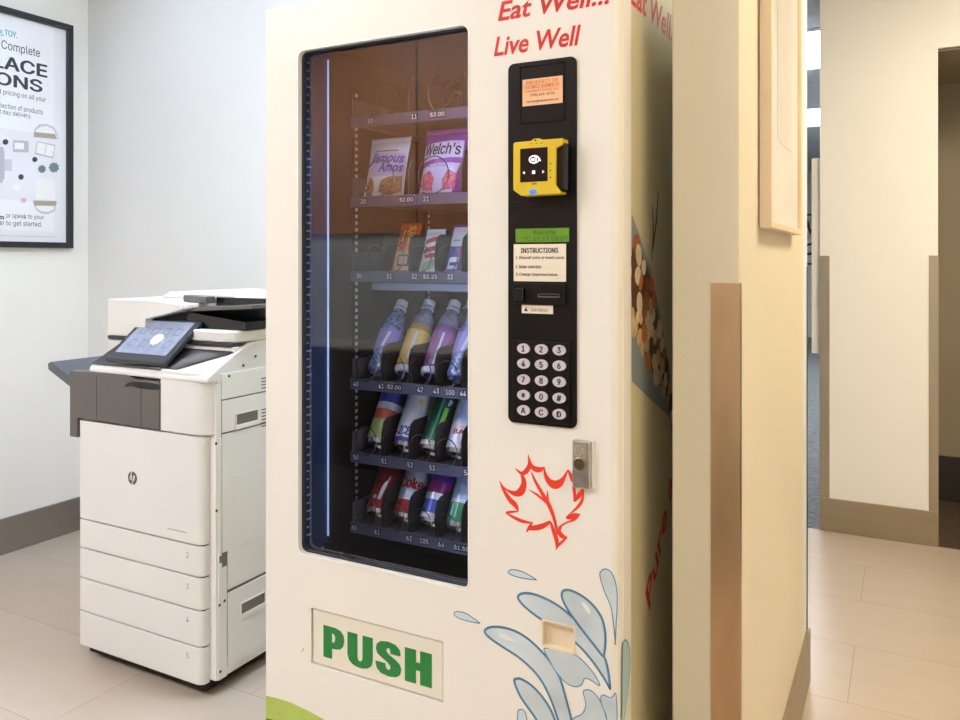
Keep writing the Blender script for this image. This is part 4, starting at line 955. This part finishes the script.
# front door and drawers, rounded at the right-hand edge
def front(name, z0, z1, num=None):
    o = bmesh.new(); r = .026
    pts = [(.0, .032), (.0, .004), (.004, 0)] + [(KW - .024 - r + r * sin(a), (r - r * cos(a)) * .7) for a in [i * pi / 16 for i in range(9)]] + [(KW - .024, .030)]
    prism(o, pts, lambda a, b, c: (a, b, c), z0, z1)
    d = obj(name, o, KWH, K, bevel=.0016)
    if num:
        b = bmesh.new(); text(b, num, (KW - .088, KW - .079, z1 - .038, z1 - .022), kfr(-.0006)); obj('drawer_number', b, KLN, d)
    return d
g = .0024
zl = [.036, .148, .255, .352, .4445, .762]
dr = front('front_door', zl[4] + g, zl[5])
for i, n in ((3, '2'), (2, '3'), (1, '4'), (0, '5')): front('paper_drawer', zl[i] + g, zl[i + 1] - g, n)
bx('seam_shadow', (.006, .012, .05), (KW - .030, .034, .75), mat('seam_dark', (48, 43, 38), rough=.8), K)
# emblem on the door: dark disc with two slanted letters
ex, ez = kf(132.6, 478)
bm = bmesh.new(); flat(bm, ell(ex, ez, .0205, .0205, 36), kfr(-.0006)); em = obj('emblem_disc', bm, mat('emblem_grey', (104, 98, 94), rough=.35, metal=.3), dr)
bm = bmesh.new(); ff = kfr(-.0009)
for pts in ([(-.0035, .0205), (-.0115, -.006)], [(-.0085, .004), (-.0055, .0075), (-.0025, .0065), (-.0035, 0), (-.0055, -.007)], [(.0065, .0065), (-.0015, -.0205)], [(.004, .0075), (.009, .0075), (.0105, .005), (.008, -.004), (.005, -.006), (.001, -.006)]):
    stroke(bm, [(ex + a, ez + b, .0032) for a, b in pts], ff)
obj('emblem_lettering', bm, WHITE, dr)
a0, b0 = kf(167.5, 528.5); a1, _ = kf(187.5, 532.5)
bm = bmesh.new(); flat(bm, [(a0, b0 - .001), (a1, b0 - .001), (a1, b0 + .002), (a0, b0 + .002)], kfr(-.0006)); obj('model_strip', bm, mat('model_print', (176, 170, 162)), dr)
# dark grey toner cover, left part reaching further out and down
bx('cover_top', (-.043, .028, .80), (.057, .100, .9165), KGR, K, bevel=.002)
zt0, zt1 = .769, .917
gx = kf(160, 405)[0]
bm = bmesh.new()
flat(bm, [(-.043, .706), (-.006, .706), (-.006, zt0), (gx, zt0), (gx, zt1 - .002), (gx - .10, zt1 - .004), (gx - .15, zt1 + .008), (-.043, zt1 + .002)], kfr(.028), thick=.031)
tc_ = obj('toner_cover', bm, KGR, K, bevel=.0015)
for px in (97.5, 142):
    x = kf(px, 400)[0]; bm = bmesh.new(); box(bm, (x - .0008, -.0034, zt0 + .001), (x + .0008, -.0029, zt1 - .004)); obj('cover_seam', bm, BLACK, tc_)
x0 = kf(126, 400)[0]; x1 = kf(142, 400)[0]
bm = bmesh.new(); flat(bm, smooth([(x0 - .002, zt1 - .03), (x0 + .03, zt1 - .012), (gx - .006, zt1 - .012), (gx - .006, zt1 - .028), (x0 + .07, zt1 - .030), (x0 + .03, zt1 - .026)], 4), kfr(-.0033)); obj('finger_grip', bm, BLACK2, tc_)
# white nose to the right of the cover
bm = bmesh.new()
prism(bm, [(gx, .034), (gx, -.001), (KW - .07, -.001), (KW - .035, .004), (KW - .012, .018), (KW - .004, .034)], lambda a, b, c: (a, b, c), zl[5] + .003, .952)
obj('front_nose', bm, KWH, K, bevel=.006, seg=3)
# sloping deck with the dark control area
prof = [(-.004, .922), (-.004, .936), (.006, .945), (.060, .975), (.120, 1.006), (.165, 1.025), (.24, 1.030), (.24, .922)]
bm = bmesh.new(); prism(bm, prof, lambda a, b, c: (c, a, b), .052, KW + .001); obj('control_deck', bm, KWH, K, bevel=.006, seg=3)
def onslope(y):
    for (y0, z0), (y1, z1) in zip(prof[2:], prof[3:]):
        if y0 <= y <= y1: return z0 + (z1 - z0) * (y - y0) / (y1 - y0)
    return prof[2][1] if y < prof[2][0] else 1.03
bm = bmesh.new(); xs = (.060, .405)
for_x = lambda y: min(KW - .008, .43 + (KW - .008 - .43) * max(0, y - .012) / .088)
for i in range(12):
    ya, yb = .003 + .0125 * i, .003 + .0125 * (i + 1)
    q = [bm.verts.new((x, y, onslope(y) + .0025)) for y, x in ((ya, xs[0]), (ya, for_x(ya)), (yb, for_x(yb)), (yb, xs[0]))]
    bm.faces.new(q)
bmesh.ops.remove_doubles(bm, verts=bm.verts, dist=1e-5)
o = obj('control_area', bm, KDK, K); sd = o.modifiers.new('thick', 'SOLIDIFY'); sd.thickness = .003; sd.offset = 1
bx('status_bar', (KW - .17, .118, 1.012), (KW - .06, .150, 1.0275), BLACK2, K, bevel=.002) if False else None
# touch screen panel on its hinge
TS0, TS1 = kf(112.5, 367, .022)[0], kf(172, 373, .022)[0]
tw = TS1 - TS0; tl = .190
sc = bmesh.new(); box(sc, (0, -.018, 0), (tw, 0, tl))
TSa = radians(-51)
ts = obj('touch_panel', sc, KDK, K, loc=(TS0, .004, .957), rot=(TSa, 0, 0), bevel=.005, seg=3)
bm = bmesh.new(); flat(bm, rrect(.020, tw - .020, .030, tl - .014, .003, 3), kfr(-.0183)); dis = obj('display', bm, mat('panel_display', (120, 126, 142), rough=.06, emit=(150, 160, 184), estr=.30, var=.2, scale=25), ts, label='lit pale blue touch display')
bm = bmesh.new()
IC = mat('icon_slate', (84, 92, 118), emit=(84, 92, 118), estr=.2)
for r in range(2):
    for c in range(4):
        x, z = .045 + c * .052, .060 + r * .055
        outline(bm, rrect(x, x + .030, z, z + .030, .004, 3), .003, kfr(-.0186))
obj('display_icon', bm, IC, dis)
bm = bmesh.new(); flat(bm, ell(tw * .56, tl * .50, .022, .022, 28), kfr(-.0188)); obj('display_glare', bm, mat('glare_white', (240, 246, 255), emit=(240, 246, 255), estr=1.0), dis)  # glowing disc stands for a ceiling light reflected in the screen
bm = bmesh.new(); prism(bm, [(.060, .980), (.125, 1.010), (.125, 1.035), (.105, 1.035)], lambda a, b, c: (c, a, b), TS0 + tw * .35, TS0 + tw * .65); obj('panel_hinge', bm, BLACK, K)
# scanner: base, gap, lid, feeder housing
SY = .105
bx('scanner_base', (.0, SY, .955), (KW - .004, KD - .02, 1.016), KWH, K, bevel=.004)
bx('scanner_gap', (.006, SY - .006, 1.0165), (KW - .010, KD - .03, 1.028), KDK, K, bevel=.002)
bm = bmesh.new(); prism(bm, [(.0, SY), (KW - .05, SY), (KW - .012, SY + .012), (KW, SY + .05), (KW, KD - .03), (0, KD - .03)], lambda a, b, c: (a, b, c), 1.0285, 1.064); obj('scanner_lid', bm, KWH, K, bevel=.006, seg=3)
bm = bmesh.new()
hp_ = [(.0, 1.0286), (.185, 1.0286), (.185, 1.088), (.30, 1.112), (.36, 1.126), (.36, 1.140), (.20, 1.150), (.0, 1.150)]
prism(bm, hp_, lambda a, b, c: (a, c, b), SY - .0015, KD - .06); obj('feeder_housing', bm, KWH, K, bevel=.003)
bm = bmesh.new(); prism(bm, [(.10, 1.1505), (.46, 1.1505), (.44, 1.166), (.14, 1.172)], lambda a, b, c: (a, c, b), SY + .13, KD - .08); obj('feeder_cover', bm, KWH, K, bevel=.004)
bm = bmesh.new(); prism(bm, [(.34, 1.116), (.62, 1.132), (.62, 1.144), (.34, 1.128)], lambda a, b, c: (a, c, b), SY + .03, KD - .16); ft = obj('feeder_tray', bm, KGR, K, bevel=.002)
bm = bmesh.new(); prism(bm, [(.29, 1.1455), (.37, 1.141), (.39, 1.1405), (.39, 1.162), (.29, 1.166)], lambda a, b, c: (a, c, b), SY + .06, SY + .10); obj('paper_guide', bm, KGR, ft, bevel=.001)
bm = bmesh.new(); prism(bm, [(.395, 1.133), (.60, 1.1445), (.60, 1.160), (.395, 1.160)], lambda a, b, c: (a, c, b), SY + .10, SY + .12); obj('paper_guide', bm, BLACK2, ft, bevel=.001)
bm = bmesh.new(); prism(bm, [(.345, 1.0645), (.58, 1.0645), (.585, 1.090), (.35, 1.112), (.335, 1.104)], lambda a, b, c: (a, c, b), SY + .035, KD - .12); obj('output_gap_shade', bm, BLACK2, K)  # black block stands for the shadow in the gap under the feeder tray
# output tray sticking out on the left
bm = bmesh.new()
prism(bm, [(-.043, .790), (-.043, .830), (-.275, .925), (-.292, .918), (-.288, .896)], lambda a, b, c: (a, c, b), .085, .29); obj('output_tray', bm, KTR, K, bevel=.003)
# right-hand side: raised panels, handles, vents, screws
def plate(name, pts, m, d=.0, th=.004, bevel=.0015, parent=None):
    b = bmesh.new(); flat(b, pts, ksd(d), thick=th); return obj(name, b, m, parent or K, bevel=bevel)
YB = KD - .012
def zline(px, py): return ks(px, py)[1]
y0 = ks(221.5, 420)[0]
zA1, zA0 = (zline(220.5, 401.6) + zline(267.8, 390.8)) / 2, (zline(220.5, 434.6) + zline(267.8, 421)) / 2
up = plate('side_door', [(y0, zA0 + .002), (YB, zA0 + .002), (YB, zA1), (y0, zA1)], KSD)
hy0, hz0 = ks(234, 429.5); hy1, hz1 = ks(257.5, 409.5)
hz0, hz1 = zline(245, 427), zline(245, 411)
bm = bmesh.new(); flat(bm, [(hy0, hz0), (hy1, hz0), (hy1, hz1), (hy0, hz1)], ksd(.0042), holes=[[(hy0 + .005, hz0 + .014), (hy1 - .005, hz0 + .014), (hy1 - .005, hz1 - .004), (hy0 + .005, hz1 - .004)]], thick=.003); obj('door_handle', bm, KSD, up, bevel=.001)
bm = bmesh.new(); box(bm, (KW + .0042, hy0 + .005, hz0 + .014), (KW + .0048, hy1 - .005, hz1 - .004)); obj('handle_recess', bm, KLN, up)
top = plate('side_top_cover', [(y0 - .002, zA1 + .004), (YB, zA1 + .004), (YB, .944), (y0 - .002, .944)], KSD)
zB0 = zline(247, 580)
bigd = plate('side_door', [(y0, .415), (y0 + .022, .415), (y0 + .022, zB0), (YB, zB0), (YB, zA0 - .003), (y0, zA0 - .003)], KSD)
iy, iz0, iz1 = ks(233, 500)[0], zline(250, 540), zline(250, 470)
plate('door_inset', [(iy, iz0), (YB - .03, iz0), (YB - .03, iz1), (iy, iz1)], KSD, d=.0042, th=.002, parent=bigd)
zC1, zC0 = zline(247, 583), zline(247, 655)
lowd = plate('lower_door', [(y0 + .022, zC0), (YB, zC0), (YB, zC1), (y0 + .022, zC1)], KSD)
ly0 = ks(239, 610)[0]; ly1 = ks(264.5, 605)[0]; lz0, lz1 = zline(251, 613.5), zline(251, 597)
bm = bmesh.new(); flat(bm, [(ly0, lz0), (ly1, lz0), (ly1, lz1), (ly0, lz1)], ksd(.0042), holes=[[(ly0 + .005, lz0 + .016), (ly1 - .005, lz0 + .016), (ly1 - .005, lz1 - .004), (ly0 + .005, lz1 - .004)]], thick=.003); obj('door_handle', bm, KSD, lowd, bevel=.001)
bm = bmesh.new(); box(bm, (KW + .0042, ly0 + .005, lz0 + .016), (KW + .0048, ly1 - .005, lz1 - .004)); obj('handle_recess', bm, KLN, lowd)
# narrow front strip with a latch
fy0, fy1 = .036, y0 - .003
strip = plate('side_strip', [(fy0, .380), (fy1, .380), (fy1, .758), (fy0, .758)], KSD)
plate('side_strip', [(fy0, .045), (y0 + .018, .045), (y0 + .018, .372), (fy0, .372)], KSD)
cy = ks(219, 570)[0]; z0, z1 = .30, .415
bm = bmesh.new(); box(bm, (KW + .0042, cy - .006, z0), (KW + .0062, cy + .006, z1)); lt = obj('latch', bm, KSD, K, bevel=.001)
bm = bmesh.new(); box(bm, (KW + .0062, cy - .0045, z1 - .025), (KW + .0066, cy + .0045, z1 - .004)); obj('latch_slot', bm, KLN, lt)
for px, py in ((215, 443.5), (215.5, 510.5), (218.5, 605), (219.3, 671.3), (223.5, 600.5), (228, 376), (242.3, 365.3), (254.5, 356.2)):
    a, b = ks(px, py)
    bm = bmesh.new(); lathe(bm, [(.0042, 0), (.0042, .0012), (.002, .0016)], n=12)
    obj('screw', bm, KDK, K, loc=(KW + .004, a, b), rot=(0, pi / 2, 0))
for za, zb_ in ((zline(264, 375), zline(264, 388)), (zline(264, 406), zline(264, 426))):
    bm = bmesh.new(); n = 4 if za - zb_ < .055 else 6
    ya = ks(260.5, 400)[0]
    for k in range(n): box(bm, (KW + .0040, ya, zb_ + (za - zb_) * k / n), (KW + .0046, ya + .07, zb_ + (za - zb_) * k / n + .003))
    o = obj('vent_slots', bm, KDK, K); o.name = 'side_vent'

# ------------------------------------------------------------------ camera, world, view
cam = bpy.data.cameras.new('camera'); co = bpy.data.objects.new('camera', cam); COL.objects.link(co)
co.location = (0, 0, CAMH); co.rotation_euler = (pi / 2, 0, TH)
cam.sensor_width = 36; cam.lens = F / 960 * 36; cam.shift_y = -(360 - YH) / 960; cam.clip_start = .02
SC.camera = co
w = bpy.data.worlds.new('world'); SC.world = w; w.use_nodes = True
w.node_tree.nodes['Background'].inputs[0].default_value = (.9, .95, 1, 1); w.node_tree.nodes['Background'].inputs[1].default_value = .3
SC.view_settings.view_transform = 'Standard'; SC.view_settings.look = 'None'; SC.view_settings.gamma = 1; SC.view_settings.use_curve_mapping = False
SC.view_settings.exposure = 0.72
